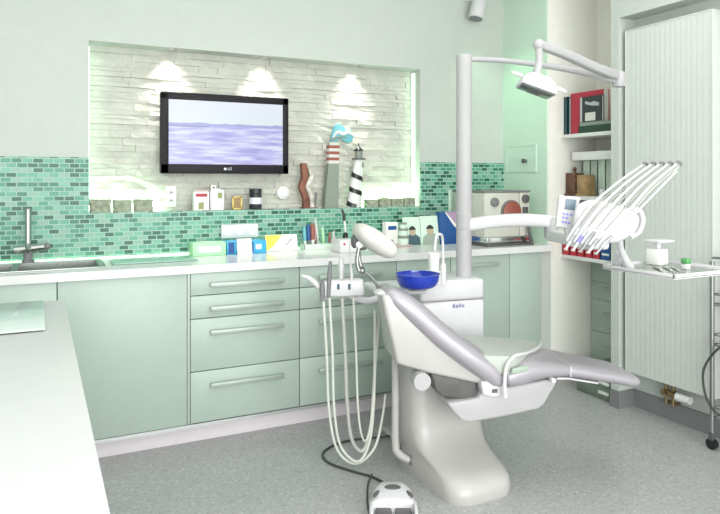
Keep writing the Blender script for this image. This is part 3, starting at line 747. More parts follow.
tag(MB().lathe([(.001, 0), (.016, 0), (.017, .04), (.012, .048), (.001, .05)], (3.24, 3.075, zb), 16).build('pot', M['white']), 'tiny white pot right of the tan mill', 'pot')

zb = ZS3 + .0005
RL = ['first red manual from the left on the lowest alcove shelf', 'second red manual from the left on the lowest alcove shelf', 'third red manual from the left on the lowest alcove shelf', 'fourth red manual from the left on the lowest alcove shelf', 'fifth red manual from the left on the lowest alcove shelf']
y = 3.352
def manual(y1, wd, m, lab, mk=True):
    o = book(3.17, 3.40, y1 - wd, y1, zb, zb + .135, m, lab, 'x', 'manuals on the lowest alcove shelf', 'manual')
    if mk: MB().box(3.1685, 3.1705, y1 - wd + .014, y1 - .014, zb + .028, zb + .042).build('spine_label', M['page'], o)
for i in range(5):
    manual(y, .064, M['red'], RL[i]); y -= .066
manual(y, .085, M['navy'], 'blue manual right of the five red manuals'); y -= .087
manual(y, .03, M['red'], 'thin red manual at the right end of the lowest alcove shelf', False)

dc = thing('alcove_cabinet', 'pale green drawer cabinet set low in the alcove', 'cabinet', (3.42, 3.1, 0))
MB().box(3.452, 3.488, 2.831, 3.359, 0, .80).build('body', M['cabgap'], dc)
for z0, z1 in ((.08, .30), (.302, .52), (.522, .64), (.642, .80)):
    d = MB().box(3.434, 3.452, 2.834, 3.356, z0, z1, .002).build('drawer', M['cab'], dc)
    MB().box(3.414, 3.420, 2.95, 3.24, (z0 + z1) / 2 + .02, (z0 + z1) / 2 + .035, .002).box(3.42, 3.434, 2.97, 2.98, (z0 + z1) / 2 + .024, (z0 + z1) / 2 + .031).box(3.42, 3.434, 3.21, 3.22, (z0 + z1) / 2 + .024, (z0 + z1) / 2 + .031).build('handle', M['satin'], d)
cr = thing('drawer_box', 'low dark green drawer box on the floor at the foot of the alcove', 'box', (3.2, 3.02, 0))
MB().box(3.075, 3.36, 2.845, 3.13, 0, .17, .006).build('body', M['crate'], cr)
for zz in (.045, .105):
    MB().box(3.063, 3.076, 2.86, 2.94, zz - .009, zz + .009, .003).build('handle', M['white'], cr)
    MB().box(3.071, 3.076, 2.852, 3.122, zz - .026, zz + .026, .002).build('drawer_front', M['crate'], cr)

# ------------------------------------------------------------------ radiator
rd = thing('radiator', 'tall white vertical panel radiator on the right wall', 'radiator', (3.09, 2.46, .217))
prof = []; ny = 17; y0, y1 = 2.185, 2.735; stp = (y1 - y0) / ny
for i in range(ny):
    a = y0 + i * stp
    prof += [(3.0696, a), (3.069, a + stp * .30), (3.069, a + stp * .66), (3.0696, a + stp * .96)]
prof += [(3.0696, y1), (3.10, y1), (3.10, y0)]
MB().prism(prof, lambda p: Vector((p[0], p[1], .225)), lambda p: Vector((p[0], p[1], 2.20))).build('front_panel', M['radiator'], rd, flat=True)
MB().box(3.10, 3.155, y0 + .004, y1 - .004, .24, 2.19, .003).build('back_panel', M['radiator'], rd)
MB().box(3.066, 3.158, y0 - .002, y0 + .006, .22, 2.205, .002).build('side_cover', M['radiator'], rd)
MB().box(3.066, 3.158, y1 - .006, y1 + .002, .22, 2.205, .002).build('side_cover', M['radiator'], rd)
MB().box(3.066, 3.158, y0, y1, 2.198, 2.206, .002).build('top_grille', M['radiator'], rd)
for yy in (2.50, 2.455):
    v = MB().cyl((3.12, yy, .15), (3.12, yy, .24), .011).cyl((3.12, yy, .165), (3.09, yy, .165), .016).ball((3.12, yy, .165), .020).build('valve', M['brass'], rd)
    MB().cyl((3.12, yy, .10), (3.12, yy, .15), .009).cyl((3.12, yy, .105), (3.168, yy, .105), .009).build('pipe', M['brass'], v)
MB().cyl((3.10, 2.44, .165), (3.10, 2.415, .165), .014).build('valve_collar', M['brass'], rd)
MB().cyl((3.10, 2.415, .165), (3.10, 2.335, .165), .024, .020).build('thermostat_head', M['white'], rd)

# ------------------------------------------------------------------ wire trolley at the right edge
ct = thing('wire_trolley', 'chrome wire trolley on castors at the right edge beside the radiator', 'trolley', (3.07, 1.95, 0))
CX0, CX1, CY0, CY1 = 3.0, 3.14, 1.70, 2.14
for x in (CX0, CX1):
    for yv in (CY0, CY1):
        MB().cyl((x, yv, .075), (x, yv, .93), .011).build('post', M['rodchrome'], ct)
        cst = MB().box(x - .012, x + .012, yv - .013, yv + .013, .045, .085, .003).build('castor', M['darkgrey'], ct)
        MB().cyl((x - .011, yv, .028), (x + .011, yv, .028), .028).build('wheel', M['black'], cst)
for zz in (.16, .52, .72, .90):
    b = MB(); b.tube([(CX0, CY0, zz), (CX1, CY0, zz), (CX1, CY1, zz), (CX0, CY1, zz), (CX0, CY0, zz)], .005, 8, smooth=False)
    for k in range(1, 12): b.cyl((CX0, CY0 + (CY1 - CY0) * k / 12, zz), (CX1, CY0 + (CY1 - CY0) * k / 12, zz), .0025, seg=6)
    b.tube([(CX0, CY0, zz + .05), (CX1, CY0, zz + .05), (CX1, CY1, zz + .05), (CX0, CY1, zz + .05), (CX0, CY0, zz + .05)], .004, 8, smooth=False)
    b.build('wire_shelf', M['rodchrome'], ct)
tag(MB().tube([(2.985, 2.02, .56), (2.97, 2.10, .50), (2.975, 2.17, .38), (2.975, 2.15, .25), (2.98, 2.08, .19), (2.975, 2.0, .26), (2.97, 1.98, .40), (2.98, 2.05, .54), (2.98, 1.95, .57), (2.98, 1.85, .45)], .006, 8).build('cable_loop', M['cable']), 'looped black cable hanging on the wire trolley', 'cable')

# ------------------------------------------------------------------ white counter in the left foreground
ic = thing('side_counter', 'white counter in the left foreground', 'counter', (-.25, 1.45, 0))
MB().box(-.60, .085, .35, 2.61, .862, .90, .003).build('worktop', M['islandtop'], ic)
MB().box(-.58, .055, .38, 2.58, .08, .862).build('body', M['white'], ic)
MB().box(-.55, .02, .42, 2.54, 0, .08).build('plinth', M['plinth'], ic)
for k in range(4):
    d = MB().box(.055, .073, .385 + k * .549, .385 + k * .549 + .545, .09, .855, .002).build('door', M['white'], ic)
    MB().box(.083, .09, .60 + k * .549, .74 + k * .549, .78, .795, .002).box(.073, .083, .61 + k * .549, .62 + k * .549, .784, .791).box(.073, .083, .72 + k * .549, .73 + k * .549, .784, .791).build('handle', M['alu'], d)
gp = thing('glass_plate', 'pale green glass plate lying on the white counter in the foreground', 'plate', (-.2, 2.3, .90))
MB().box(-.50, .018, 2.09, 2.575, .904, .910, .001).build('glass', M['glassgreen'], gp)
b = MB()
for x in (-.47, -.01):
    for yv in (2.12, 2.545): b.cyl((x, yv, .90), (x, yv, .9045), .010, seg=12)
b.build('rubber_feet', M['palecard'], gp)

# ------------------------------------------------------------------ dental chair
AX = Vector((.957, -.29, 0)).normalized(); AN = Vector((.29, .957, 0)).normalized(); O = Vector((1.69, 2.14, 0))
def C(X, Yv, Z): return O + AX * X + AN * Yv + Vector((0, 0, Z))
chz = math.atan2(AX.y, AX.x)
ch = thing('dental_chair', 'white dental chair with silver upholstery, reclined, in the middle of the room', 'chair', (1.68, 2.45, 0), chz)
# pedestal with its lobe-shaped foot
def rrect(x0, x1, y0, y1, rad, z, n=6):
    out = []
    for cx_, cy_, a0 in ((x1 - rad, y1 - rad, 0), (x0 + rad, y1 - rad, PI / 2), (x0 + rad, y0 + rad, PI), (x1 - rad, y0 + rad, 1.5 * PI)):
        for k in range(n + 1):
            a = a0 + PI / 2 * k / n
            out.append(Vector((cx_ + rad * math.cos(a), cy_ + rad * math.sin(a), z)))
    return out
P = MB()
P.loft([rrect(1.515, 1.838, 2.205, 2.71, .09, 0), rrect(1.512, 1.84, 2.20, 2.71, .09, .03), rrect(1.515, 1.838, 2.208, 2.71, .09, .062), rrect(1.518, 1.836, 2.232, 2.71, .09, .084),
        rrect(1.518, 1.836, 2.275, 2.71, .09, .100), rrect(1.515, 1.845, 2.34, 2.71, .085, .116), rrect(1.510, 1.860, 2.41, 2.71, .08, .138), rrect(1.504, 1.875, 2.46, 2.71, .07, .175), rrect(1.50, 1.882, 2.485, 2.71, .065, .23), rrect(1.50, 1.885, 2.49, 2.71, .06, .36), rrect(1.50, 1.885, 2.49, 2.71, .06, .52)])
P.build('pedestal', M['shell'], ch, angle=60)
# slim vertical cover with a small foot pipe at the left of the pedestal
P = MB().tube([(1.470, 2.62, .60), (1.470, 2.62, .30), (1.470, 2.62, .13), (1.475, 2.605, .090), (1.50, 2.575, .070), (1.515, 2.565, .066)], [.017, .017, .018, .019, .018, .017])
cv = P.build('drain_pipe', M['shell'], ch, angle=60)
MB().cyl(Vector((1.510, 2.56, .066)), Vector((1.528, 2.555, .065)), .021).build('pipe_coupling', M['midgrey'], cv)
def side(poly, y0, y1, bev): return MB().prism(poly, lambda p: C(p[0], y0, p[1]), lambda p: C(p[0], y1, p[1]), bev, 3)
# seat pan
side([(-.195, .405), (-.175, .372), (-.135, .328), (-.10, .318), (.04, .332), (.205, .356), (.235, .375), (.292, .465), (.29, .485), (.074, .46), (.02, .45), (-.045, .445), (-.06, .418)], .09, .43, .012).build('seat_pan', M['powder'], ch, angle=60)
side([(-.262, .53), (-.06, .485), (-.05, .41), (-.114, .405), (-.21, .425), (-.24, .45)], .115, .41, .012).build('bellows', M['bellows'], ch, angle=60)
MB().cyl(C(-.306, .075, .505), C(-.306, .16, .505), .036, seg=28).build('pivot_cap', M['powder'], ch)
side([(-.055, .492), (-.045, .435), (.0, .425), (.052, .428), (.055, .47), (.03, .50)], .075, .45, .008).build('hip_bracket', M['plastic'], ch, angle=60)
MB().box(-.012, .012, -.004, .004, -.008, .008, mtx=Matrix.Translation(C(.005, .077, .452)) @ Matrix.Rotation(chz, 4, 'Z')).build('bracket_slot', M['darkgrey'], ch)
# backrest shell (white) and upholstery (silver)
sh = [(-.472, .865), (-.445, .862), (-.39, .832), (-.24, .668), (-.09, .553), (-.01, .490), (-.06, .477), (-.268, .529), (-.408, .575), (-.425, .66), (-.456, .78)]
MB().prism(sh, lambda p: C(p[0], .10, p[1]), lambda p: C(p[0], .42 - .19 * min(1, max(0, (p[1] - .52) / .30)), p[1]), .014, 3).build('backrest_shell', M['shell'], ch, angle=60)
MB().ball(C(-.463, .17, .862), (.030, .05, .014), Matrix.Rotation(chz, 4, 'Z')).build('top_cap', M['plastic'], ch)
def lofted(curve, seg=20):
    """curve: (X, Z, y0, y1, thickness, square) centre line points; sections are superellipses across the chair"""
    m = MB(); secs = []
    pts = smooth_path([(c[0], c[1], 0) for c in curve], 6); vals = smooth_path([(c[2], c[3], c[4]) for c in curve], 6)
    for i, (p, v) in enumerate(zip(pts, vals)):
        t = (pts[min(i + 1, len(pts) - 1)] - pts[max(i - 1, 0)]).normalized(); nrm = Vector((-t.y, t.x, 0))
        row = []
        for k in range(seg * 2):
            a = 2 * PI * k / (seg * 2); ca, sa = math.cos(a), math.sin(a)
            e = .45
            yy = (v.x + v.y) / 2 + (v.y - v.x) / 2 * math.copysign(abs(ca) ** e, ca)
            hh = v.z / 2 * math.copysign(abs(sa) ** .75, sa)
            q = p + nrm * hh
            row.append(C(q.x, yy, q.y))
        secs.append(row)
    return m.loft(secs)
lofted([(-.452, .880, .15, .25, .02), (-.442, .868, .115, .285, .05), (-.405, .842, .09, .32, .075), (-.33, .785, .07, .39, .098), (-.22, .685, .06, .44, .105), (-.11, .60, .05, .47, .108), (-.02, .535, .05, .47, .108), (.022, .492, .055, .465, .085), (.034, .472, .07, .45, .04)]).build('backrest', M['silver'], ch, angle=70)
# seat and legrest
lofted([(.05, .500, .06, .47, .06), (.065, .503, .05, .475, .09), (.11, .512, .05, .475, .120), (.17, .522, .055, .47, .110), (.25, .520, .07, .46, .085), (.33, .512, .085, .445, .065), (.36, .508, .09, .43, .06)]).build('seat', M['silver'], ch, angle=70)
side([(.062, .532), (.068, .552), (.12, .562), (.150, .556), (.138, .540), (.09, .530)], .036, .052, .003).build('side_slot', M['slot'], ch)
lofted([(.352, .510, .10, .42, .05), (.36, .509, .09, .425, .064), (.44, .494, .09, .41, .064), (.55, .472, .09, .395, .062), (.64, .452, .09, .385, .060), (.680, .443, .095, .38, .05), (.695, .440, .12, .36, .02)]).build('legrest', M['silver'], ch, angle=70)
side([(.30, .470), (.36, .468), (.50, .440), (.50, .448), (.36, .476), (.31, .480)], .12, .40, .002).build('legrest_frame', M['plastic'], ch)
MB().tube([C(.356, .092, .532), C(.354, .088, .512), C(.356, .094, .488)], .003).build('seam_trim', M['plastic'], ch)
# pale seat pad and its white trim
padpoly = [(-.05, .07), (.05, .055), (.10, .065), (.17, .13), (.27, .25), (.35, .375), (.37, .44), (.30, .47), (-.05, .47)]
def padz(p): return .604 - max(0, p[0] - .05) * .16
MB().prism(padpoly, lambda p: C(p[0], p[1], .52), lambda p: C(p[0], p[1], padz(p)), .012, 3).build('seat_pad', M['pad'], ch, angle=60)
MB().tube([C(.040, .046, .435), C(.036, .042, .50), C(.045, .042, .565), C(.085, .058, .598), C(.165, .125, .590), C(.265, .245, .574), C(.345, .37, .560), C(.372, .44, .553)], [.010, .008, .007, .007, .007, .007, .006, .005], 10).build('seat_trim', M['plastic'], ch)
MB().cyl(C(.262, .06, .487), C(.262, .09, .487), .010).build('trim_stud', M['plastic'], ch)
# headrest
hr = MB(); tilt = math.radians(34)
ux = AX * math.cos(tilt) - Vector((0, 0, 1)) * math.sin(tilt); un = AX * math.sin(tilt) + Vector((0, 0, 1)) * math.cos(tilt)
hc = C(-.474, .25, 1.073)
secs = []
HL = .107
for k in range(-8, 9):
    s_ = k / 8; rr = math.sqrt(max(0, 1 - abs(s_) ** 2.6)); rr = max(rr, .06)
    row = []
    for q in range(28):
        a = 2 * PI * q / 28
        row.append(hc + AN * (.125 * s_) + ux * (HL * rr ** .7 * math.copysign(abs(math.cos(a)) ** .85, math.cos(a))) + un * (.046 * rr * math.copysign(abs(math.sin(a)) ** .8, math.sin(a))))
    secs.append(row)
hr.loft(secs).build('headrest', M['ivory'], ch, angle=80)
kb = C(-.545, .25, 1.06)
MB().ball(kb + Vector((.02, 0, -.005)), .024).cyl(kb - AN * .03, kb + AN * .03, .015).build('headrest_joint', M['rodchrome'], ch)
MB().ball(kb + Vector((-.020, .0, .012)), (.014, .02, .03)).build('release_knob', M['darkgrey'], ch)
hs = MB()
for dy in (-.016, .016):
    hs.tube([kb + AN * dy + AX * .002, C(-.546 + dy * .5, .25 + dy, .99), C(-.535 + dy * .6, .25 + dy, .945)], .009, 10)
hs.ball(C(-.53, .25, .945), .016)
hs.tube([C(-.53, .25, .945), C(-.50, .25, .925), C(-.47, .25, .89), C(-.455, .25, .858)], .007, 8).build('headrest_stem', M['rodchrome'], ch)

# ------------------------------------------------------------------ treatment unit: spittoon cabinet, pole, arms
tu = thing('treatment_unit', 'white spittoon cabinet with a tall white pole behind the dental chair', 'dental unit', (1.85, 2.85, 0), -.12)
RU = Matrix.Translation((2.062, 2.74, 0)) @ Matrix.Rotation(-.12, 4, 'Z')
def U(b, x0, x1, y0, y1, z0, z1, bev): return b.box(x0, x1, y0, y1, z0, z1, bev, 3, RU)
U(MB(), -.36, 0, 0, .30, .36, .722, .012).build('cabinet', M['plastic'], tu)
U(MB(), -.36, .002, -.002, .30, .724, .830, .02).build('upper_housing', M['plastic'], tu)
U(MB(), -.085, -.084, -.0015, -.001, .37, .715, 0).build('door_gap', M['whitelabel'], tu)
lgp = text_mesh('logo', 'KaVo', .030, M['purple'], RU @ Matrix.Translation((-.150, -.003, .698)) @ FACE_Y, tu)
U(MB(), -.02, -.008, -.004, .0, .728, .732, 0).build('latch', M['midgrey'], tu)
U(MB(), -.60, -.34, -.05, .20, .775, .815, .018).build('spittoon_shelf', M['plastic'], tu)
U(MB(), -.30, -.10, .06, .24, .02, .36, .01).build('support_column', M['shell'], tu)
U(MB(), -.46, -.10, .03, .28, 0, .03, .01).build('floor_plate', M['shell'], tu)
bw = Vector((1.618, 2.668, .814))
bl = MB().lathe([(.001, .012), (.075, .012), (.092, .024), (.102, .048), (.107, .078), (.103, .078), (.098, .050), (.086, .030), (.06, .022), (.001, .02)], bw, 40).build('spittoon_bowl', M['blueglass'], tu, angle=60)
MB().lathe([(.001, 0), (.045, 0), (.045, .013), (.001, .013)], bw, 28).build('bowl_base', M['midgrey'], bl)
pp = Vector((2.013, 2.85, 0))
MB().lathe([(.001, .80), (.0405, .80), (.0405, 1.985), (.036, 1.995), (.001, 1.995)], pp, 32).build('pole', M['powder'], tu)
MB().tube([(1.822, 2.76, .81), (1.822, 2.76, .96), (1.820, 2.76, 1.03), (1.805, 2.75, 1.062), (1.775, 2.745, 1.06), (1.762, 2.74, 1.01), (1.762, 2.74, .985)], [.010, .007, .007, .007, .007, .007, .007], 10).build('cup_filler', M['plastic'], tu)
MB().lathe([(.001, 0), (.016, 0), (.016, .10), (.010, .11), (.001, .11)], (1.822, 2.76, .81), 20).build('filler_base', M['plastic'], tu)
MB().lathe([(.001, 0), (.040, 0), (.040, .07), (.001, .07)], (1.755, 2.74, .82), 24).build('cup_stand', M['plastic'], tu)
cpz = .8905
cup = thing('drinking_cup', 'white disposable cup under the curved filler spout', 'cup', (1.755, 2.74, cpz))
MB().lathe([(.001, 0), (.024, 0), (.029, .082), (.031, .084), (.029, .086), (.027, .083), (.022, .004), (.001, .004)], (1.755, 2.74, cpz), 24).build('cup_wall', M['page'], cup)
# tray arm
MB().lathe([(.040, 1.075), (.0425, 1.078), (.0425, 1.155), (.040, 1.158)], pp, 28).build('arm_collar', M['powder'], tu)
J1 = Vector((2.42, 2.64, 1.112))
def bar(pts, w0, h0, name, parent, m=None, w1=None, h1=None):
    P_ = smooth_path(pts, 6); secs = []
    for i, p in enumerate(P_):
        f = i / (len(P_) - 1)
        t = (P_[min(i + 1, len(P_) - 1)] - P_[max(i - 1, 0)]).normalized(); sd = t.cross(Vector((0, 0, 1))).normalized(); up = sd.cross(t)
        ww = w0 + ((w1 or w0) - w0) * f; hh = h0 + ((h1 or h0) - h0) * f
        secs.append([p + sd * ww * math.copysign(abs(math.cos(a)) ** .5, math.cos(a)) + up * hh * math.copysign(abs(math.sin(a)) ** .5, math.sin(a)) for a in (2 * PI * k / 20 for k in range(20))])
    return MB().loft(secs).build(name, m or M['plastic'], parent, angle=50)
bar([pp + Vector((.02, -.01, 1.100)), pp + Vector((.13, -.07, 1.118)), pp + Vector((.27, -.14, 1.126)), J1 + Vector((0, 0, .006)), J1 + Vector((.025, -.012, 0))], .034, .034, 'tray_arm', tu)
MB().lathe([(.001, 1.03), (.036, 1.03), (.038, 1.05), (.038, 1.13), (.030, 1.146), (.001, 1.148)], (J1.x, J1.y, 0), 28).build('elbow_joint', M['powder'], tu)

# instrument table on the second arm
it = thing('instrument_table', 'white instrument delivery head with five raised whip arms above the chair foot', 'dental delivery head', (1.85, 1.75, 1.1))
bar([(J1.x, J1.y, 1.045), (2.28, 2.38, 1.058), (2.06, 2.05, 1.075), (1.88, 1.80, 1.105), (1.86, 1.78, 1.11)], .032, .030, 'support_arm', it)
RAY = Vector((.78, .73, 0)).normalized(); SD = Vector((.73, -.78, 0)).normalized(); UPV = Vector((0, 0, 1))   # head faces the camera side of the room
def D(s, z, back=0.0):     # s metres to the right along the head, z height, back metres behind the head's face
    return Vector((1.834, 1.717, 0)) + SD * s + RAY * back + UPV * z
body = [(1.731, 1.767, 1.246), (1.779, 1.744, 1.264), (1.811, 1.728, 1.264), (1.882, 1.693, 1.238), (1.932, 1.668, 1.222), (1.944, 1.661, 1.192), (1.925, 1.671, 1.138), (1.869, 1.699, 1.11), (1.811, 1.728, 1.105), (1.74, 1.763, 1.118), (1.721, 1.772, 1.174)]
MB().prism(body, lambda p: Vector(p), lambda p: Vector(p) + RAY * .15, .022, 4).build('body', M['plastic'], it, angle=60)
MB().tube([(1.920, 1.680, 1.232), (1.944, 1.668, 1.225), (1.954, 1.662, 1.19), (1.942, 1.668, 1.15), (1.915, 1.682, 1.130)], .008).build('grip', M['plastic'], it)
cpq = [Vector(q) for q in ((1.757, 1.876, 1.276), (1.827, 1.844, 1.269), (1.792, 1.841, 1.150), (1.732, 1.868, 1.163))]
nn = ((cpq[1] - cpq[0]).cross(cpq[3] - cpq[0])).normalized(); nn = nn if nn.dot(RAY) < 0 else -nn
b = MB(); b.loft([[q + nn * .010 for q in cpq], [q - nn * .012 for q in cpq]]); pnl = b.build('control_panel', M['plastic'], it)
def onp(u, v, e=.0): return cpq[0].lerp(cpq[1], u).lerp(cpq[3].lerp(cpq[2], u), v) + nn * (.0102 + e)
def patch(u0, u1, v0, v1, name, m, e=.0015):
    MB().loft([[onp(u0, v0), onp(u1, v0), onp(u1, v1), onp(u0, v1)], [onp(u0, v0, e), onp(u1, v0, e), onp(u1, v1, e), onp(u0, v1, e)]]).build(name, m, pnl)
patch(.30, .84, .08, .42, 'display', M['screengrey'])
for (u, v) in ((.25, .54), (.44, .54), (.64, .54), (.25, .66), (.45, .66), (.25, .80), (.42, .80), (.60, .80)):
    patch(u, u + .12, v, v + .06, 'button', M['lilac'])
MB().prism([(1.84, 1.245), (1.815, 1.215), (1.822, 1.262), (1.875, 1.258)], lambda p: Vector((p[0], 1.86 - (p[0] - 1.82) * .5, p[1])), lambda p: Vector((p[0], 1.90 - (p[0] - 1.82) * .5, p[1])), .003).build('rear_cover', M['blackcover'], it)
MB().tube([(1.765, 1.855, 1.145), (1.80, 1.84, 1.15), (1.83, 1.83, 1.16)], .014).build('panel_arm', M['plastic'], it)
for k in range(5):
    dk = RAY * (-.016)
    tip = Vector((1.943, 1.653 - .034 * k, 1.391)); q1 = Vector((1.859 + .002 * k, 1.694 - .0345 * k, 1.325 - .0015 * k)); mid = Vector((1.784 + .0045 * k, 1.730 - .036 * k, 1.254 - .004 * k))
    q2 = Vector((1.736 + .0022 * k, 1.754 - .0345 * k, 1.186 - .005 * k)); low = Vector((1.699 + .001 * k, 1.773 - .034 * k, 1.120 - .002 * k))
    pts_ = [p + dk for p in (tip, q1, mid, q2, low)]
    wh = MB().tube(pts_, [.0035, .0042, .0048, .0052, .0055, .0048], 10).build('whip_arm', M['plastic'], it)
    MB().tube([pts_[0], pts_[0] + SD * .004 + UPV * .006, pts_[0] + SD * .013 + UPV * .002, pts_[0] + SD * .012 - UPV * .010], [.0045, .005, .0045, .003], 8).build('hose_guide', M['midgrey'], wh)
    off = UPV * -.009 + SD * .006
    MB().tube([p + off for p in pts_[:4]], .0028, 8).build('instrument_hose', M['hosegrey'], wh)
    ax_ = (q2 - low).normalized(); lo_ = low + off * 1.2 - RAY * .026
    hp = MB().tube([lo_ + ax_ * .065, lo_ + ax_ * .02, lo_ - ax_ * .02], [.005, .0065, .004], 12).build('handpiece', M['plastic'] if k not in (2, 4) else M['rodchrome'], it)
    MB().tube([lo_ + ax_ * .040, lo_ + ax_ * .012], .0070, 12, smooth=False).build('grip_ring', M['lilac'] if k == 1 else M['greycover'], hp)
MB().tube([(1.922, 1.500, 1.366), (1.86, 1.53, 1.295), (1.801, 1.566, 1.222)], .003, 8).build('thin_whip', M['plastic'], it)
MB().tube([(1.90, 1.72, 1.125), (1.95, 1.76, 1.08), (2.02, 1.80, 1.03), (2.06, 1.82, .997)], [.012, .012, .014, .022], 14).build('tray_bracket', M['plastic'], it)
# instrument tray with what lies on it
tr = thing('instrument_tray', 'white square instrument tray on a bracket in front of the radiator', 'tray', (2.15, 1.74, .99))
MB().box(2.0, 2.36, 1.57, 1.90, .985, .995, .003).build('tray_plate', M['plastic'], tr)
b = MB()
for q in ((2.0, 2.36, 1.57, 1.578), (2.0, 2.36, 1.892, 1.90), (2.0, 2.008, 1.57, 1.90), (2.352, 2.36, 1.57, 1.90)): b.box(q[0], q[1], q[2], q[3], .988, 1.004, .002)
b.build('raised_rim', M['plastic'], tr)
MB().box(2.035, 2.325, 1.605, 1.865, .9945, .9965).build('steel_insert', M['steel'], tr)
TB = .9968
for (p0, p1, lab) in (((2.06, 1.66), (2.16, 1.80), 'steel probe lying nearest the left edge of the white tray'), ((2.09, 1.64), (2.20, 1.79), 'steel scaler lying second from the left on the white tray'), ((2.12, 1.635), (2.23, 1.775), 'steel tweezers lying third from the left on the white tray')):
    a_ = Vector((p0[0], p0[1], TB + .004)); c_ = Vector((p1[0], p1[1], TB + .004))
    o = thing('dental_instrument', lab, 'instrument', (a_.x, a_.y, TB), 0, 'steel instruments on the white tray')
    MB().tube([a_.lerp(c_, .22), a_.lerp(c_, .78)], .004, 8, smooth=False).build('handle', M['steel'], o)
    MB().tube([a_, a_.lerp(c_, .22)], [.0012, .003], 8, smooth=False).tube([a_.lerp(c_, .78), c_], [.003, .0012], 8, smooth=False).build('tip', M['chrome'], o)
gd = thing('swab_holder', 'small white swab holder with a green top on the tray', 'holder', (2.20, 1.68, TB))
MB().box(2.193, 2.217, 1.668, 1.692, TB, TB + .022, .003).build('base', M['white'], gd)
MB().box(2.191, 2.219, 1.666, 1.694, TB + .022, TB + .042, .004).build('top', M['green'], gd)
tag(MB().prism([(0, 0), (.045, 0), (.036, .05), (.020, .062), (.008, .05)], lambda p: Vector((2.04 + p[0], 1.85, TB + p[1])), lambda p: Vector((2.05 + p[0], 1.885, TB + p[1])), .004).build('napkin_clip', M['plastic']), 'white wedge-shaped clip at the left end of the tray', 'clip')
ts = thing('tissue_dispenser', 'white cotton roll dispenser with a flat lid standing on the tray rear', 'dispenser', (2.22, 1.84, TB))
MB().box(2.20, 2.26, 1.80, 1.86, TB, TB + .064, .006).build('body', M['page'], ts)
MB().box(2.195, 2.285, 1.79, 1.865, TB + .090, TB + .100, .004).build('lid', M['plastic'], ts)
MB().box(2.225, 2.245, 1.825, 1.845, TB + .064, TB + .090).build('lid_post', M['plastic'], ts)

# ------------------------------------------------------------------ operating lamp on its two arms
ol = thing('operating_lamp', 'white dental operating lamp hanging from jointed arms at the pole top', 'lamp', (2.013, 2.85, 1.985))
A1 = Vector((2.79, 2.53, 1.868)); top = pp + Vector((0, 0, 1.975))
MB().tube([top, top.lerp(A1, .30) + Vector((0, 0, .022)), top.lerp(A1, .7) + Vector((0, 0, .022)), A1], [.014, .014, .018, .024], 14).build('fixed_arm', M['powder'], ol)
MB().lathe([(.001, 1.835), (.032, 1.835), (.036, 1.85), (.036, 1.90), (.028, 1.915), (.001, 1.915)], (A1.x, A1.y, 0), 24).build('arm_joint', M['powder'], ol)
S0 = Vector((2.055, 2.325, 1.955))
bar([A1 + Vector((.01, .01, .025)), A1.lerp(S0, .30) + Vector((0, 0, .012)), A1.lerp(S0, .70) + Vector((0, 0, .012)), S0 + Vector((.03, .01, .0)), S0], .024, .025, 'spring_arm', ol, M['powder'], .018, .019)
MB().ball(S0, .026).build('knuckle', M['powder'], ol)
MB().tube([S0, S0 + Vector((.003, 0, -.07)), S0 + Vector((-.01, .0, -.135))], [.017, .016, .020], 16).build('stem', M['powder'], ol)
lc = S0 + Vector((-.012, -.005, -.188))
RL_ = Matrix.Translation(lc) @ Matrix.Rotation(-.46, 4, 'Z') @ Matrix.Rotation(math.radians(20), 4, 'Y') @ Matrix.Rotation(math.radians(-3), 4, 'X') @ Matrix.Scale(.86, 4)
hd = MB()
hd.loft([[RL_ @ v for v in rrect(-.055, .055, -.04, .04, .02, .052)], [RL_ @ v for v in rrect(-.082, .082, -.062, .062, .025, .03)], [RL_ @ v for v in rrect(-.096, .096, -.078, .078, .02, -.012)], [RL_ @ v for v in rrect(-.096, .096, -.078, .078, .02, -.03)]])
hd.build('lamp_head', M['plastic'], ol, angle=40)
MB().box(-.085, .085, -.067, .067, -.036, -.0295, .002, 2, RL_).build('reflector_glass', M['lampglass'], ol)
MB().box(-.03, .03, -.050, .050, -.040, -.036, .001, 2, RL_).build('bulb_bar', M['darkgrey'], ol)
for sg in (-1, 1):
    MB().tube([RL_ @ Vector((sg * .085, 0, .018)), RL_ @ Vector((sg * .12, 0, .022)), RL_ @ Vector((sg * .155, 0, .020))], [.008, .010, .007], 10).build('handle', M['plastic'], ol)

# ------------------------------------------------------------------ assistant holder with suction hoses
ah = thing('suction_holder', 'white suction hose holder on an arm left of the dental chair', 'holder', (1.25, 2.73, .84), 0)
H0, H1 = Vector((1.16, 2.773, .842)), Vector((1.337, 2.686, .842)); hd_ = (H1 - H0).normalized(); hn = Vector((-hd_.y, hd_.x, 0))
def Hh(s, z, f=0.0): return H0 + hd_ * s + hn * f + Vector((0, 0, z - .842))
MB().prism([(0, .805), (0, .858), (.02, .872), (.05, .880), (.185, .884), (.20, .876), (.204, .82), (.195, .808), (.10, .803)], lambda p: Hh(p[0], p[1], -.022), lambda p: Hh(p[0], p[1], .03), .008, 3).build('holder_bar', M['plastic'], ah, angle=50)
MB().tube([Hh(-.085, .898), Hh(-.05, .885), Hh(-.01, .852), Hh(.01, .83)], [.006, .011, .014, .016], 12).build('grip', M['plastic'], ah)
for s_ in (.085, .135): MB().box(-.006, .006, -.003, .003, -.013, .013, .002, mtx=Matrix.Translation(Hh(s_, .850, -.023)) @ Matrix.Rotation(math.atan2(hd_.y, hd_.x), 4, 'Z')).build('port', M['suit'], ah)
MB().tube([Hh(.12, .815, .02), Vector((1.32, 2.73, .788)), Vector((1.40, 2.735, .768)), Vector((1.50, 2.76, .785))], [.012, .014, .018, .022], 14).build('support_arm', M['plastic'], ah)
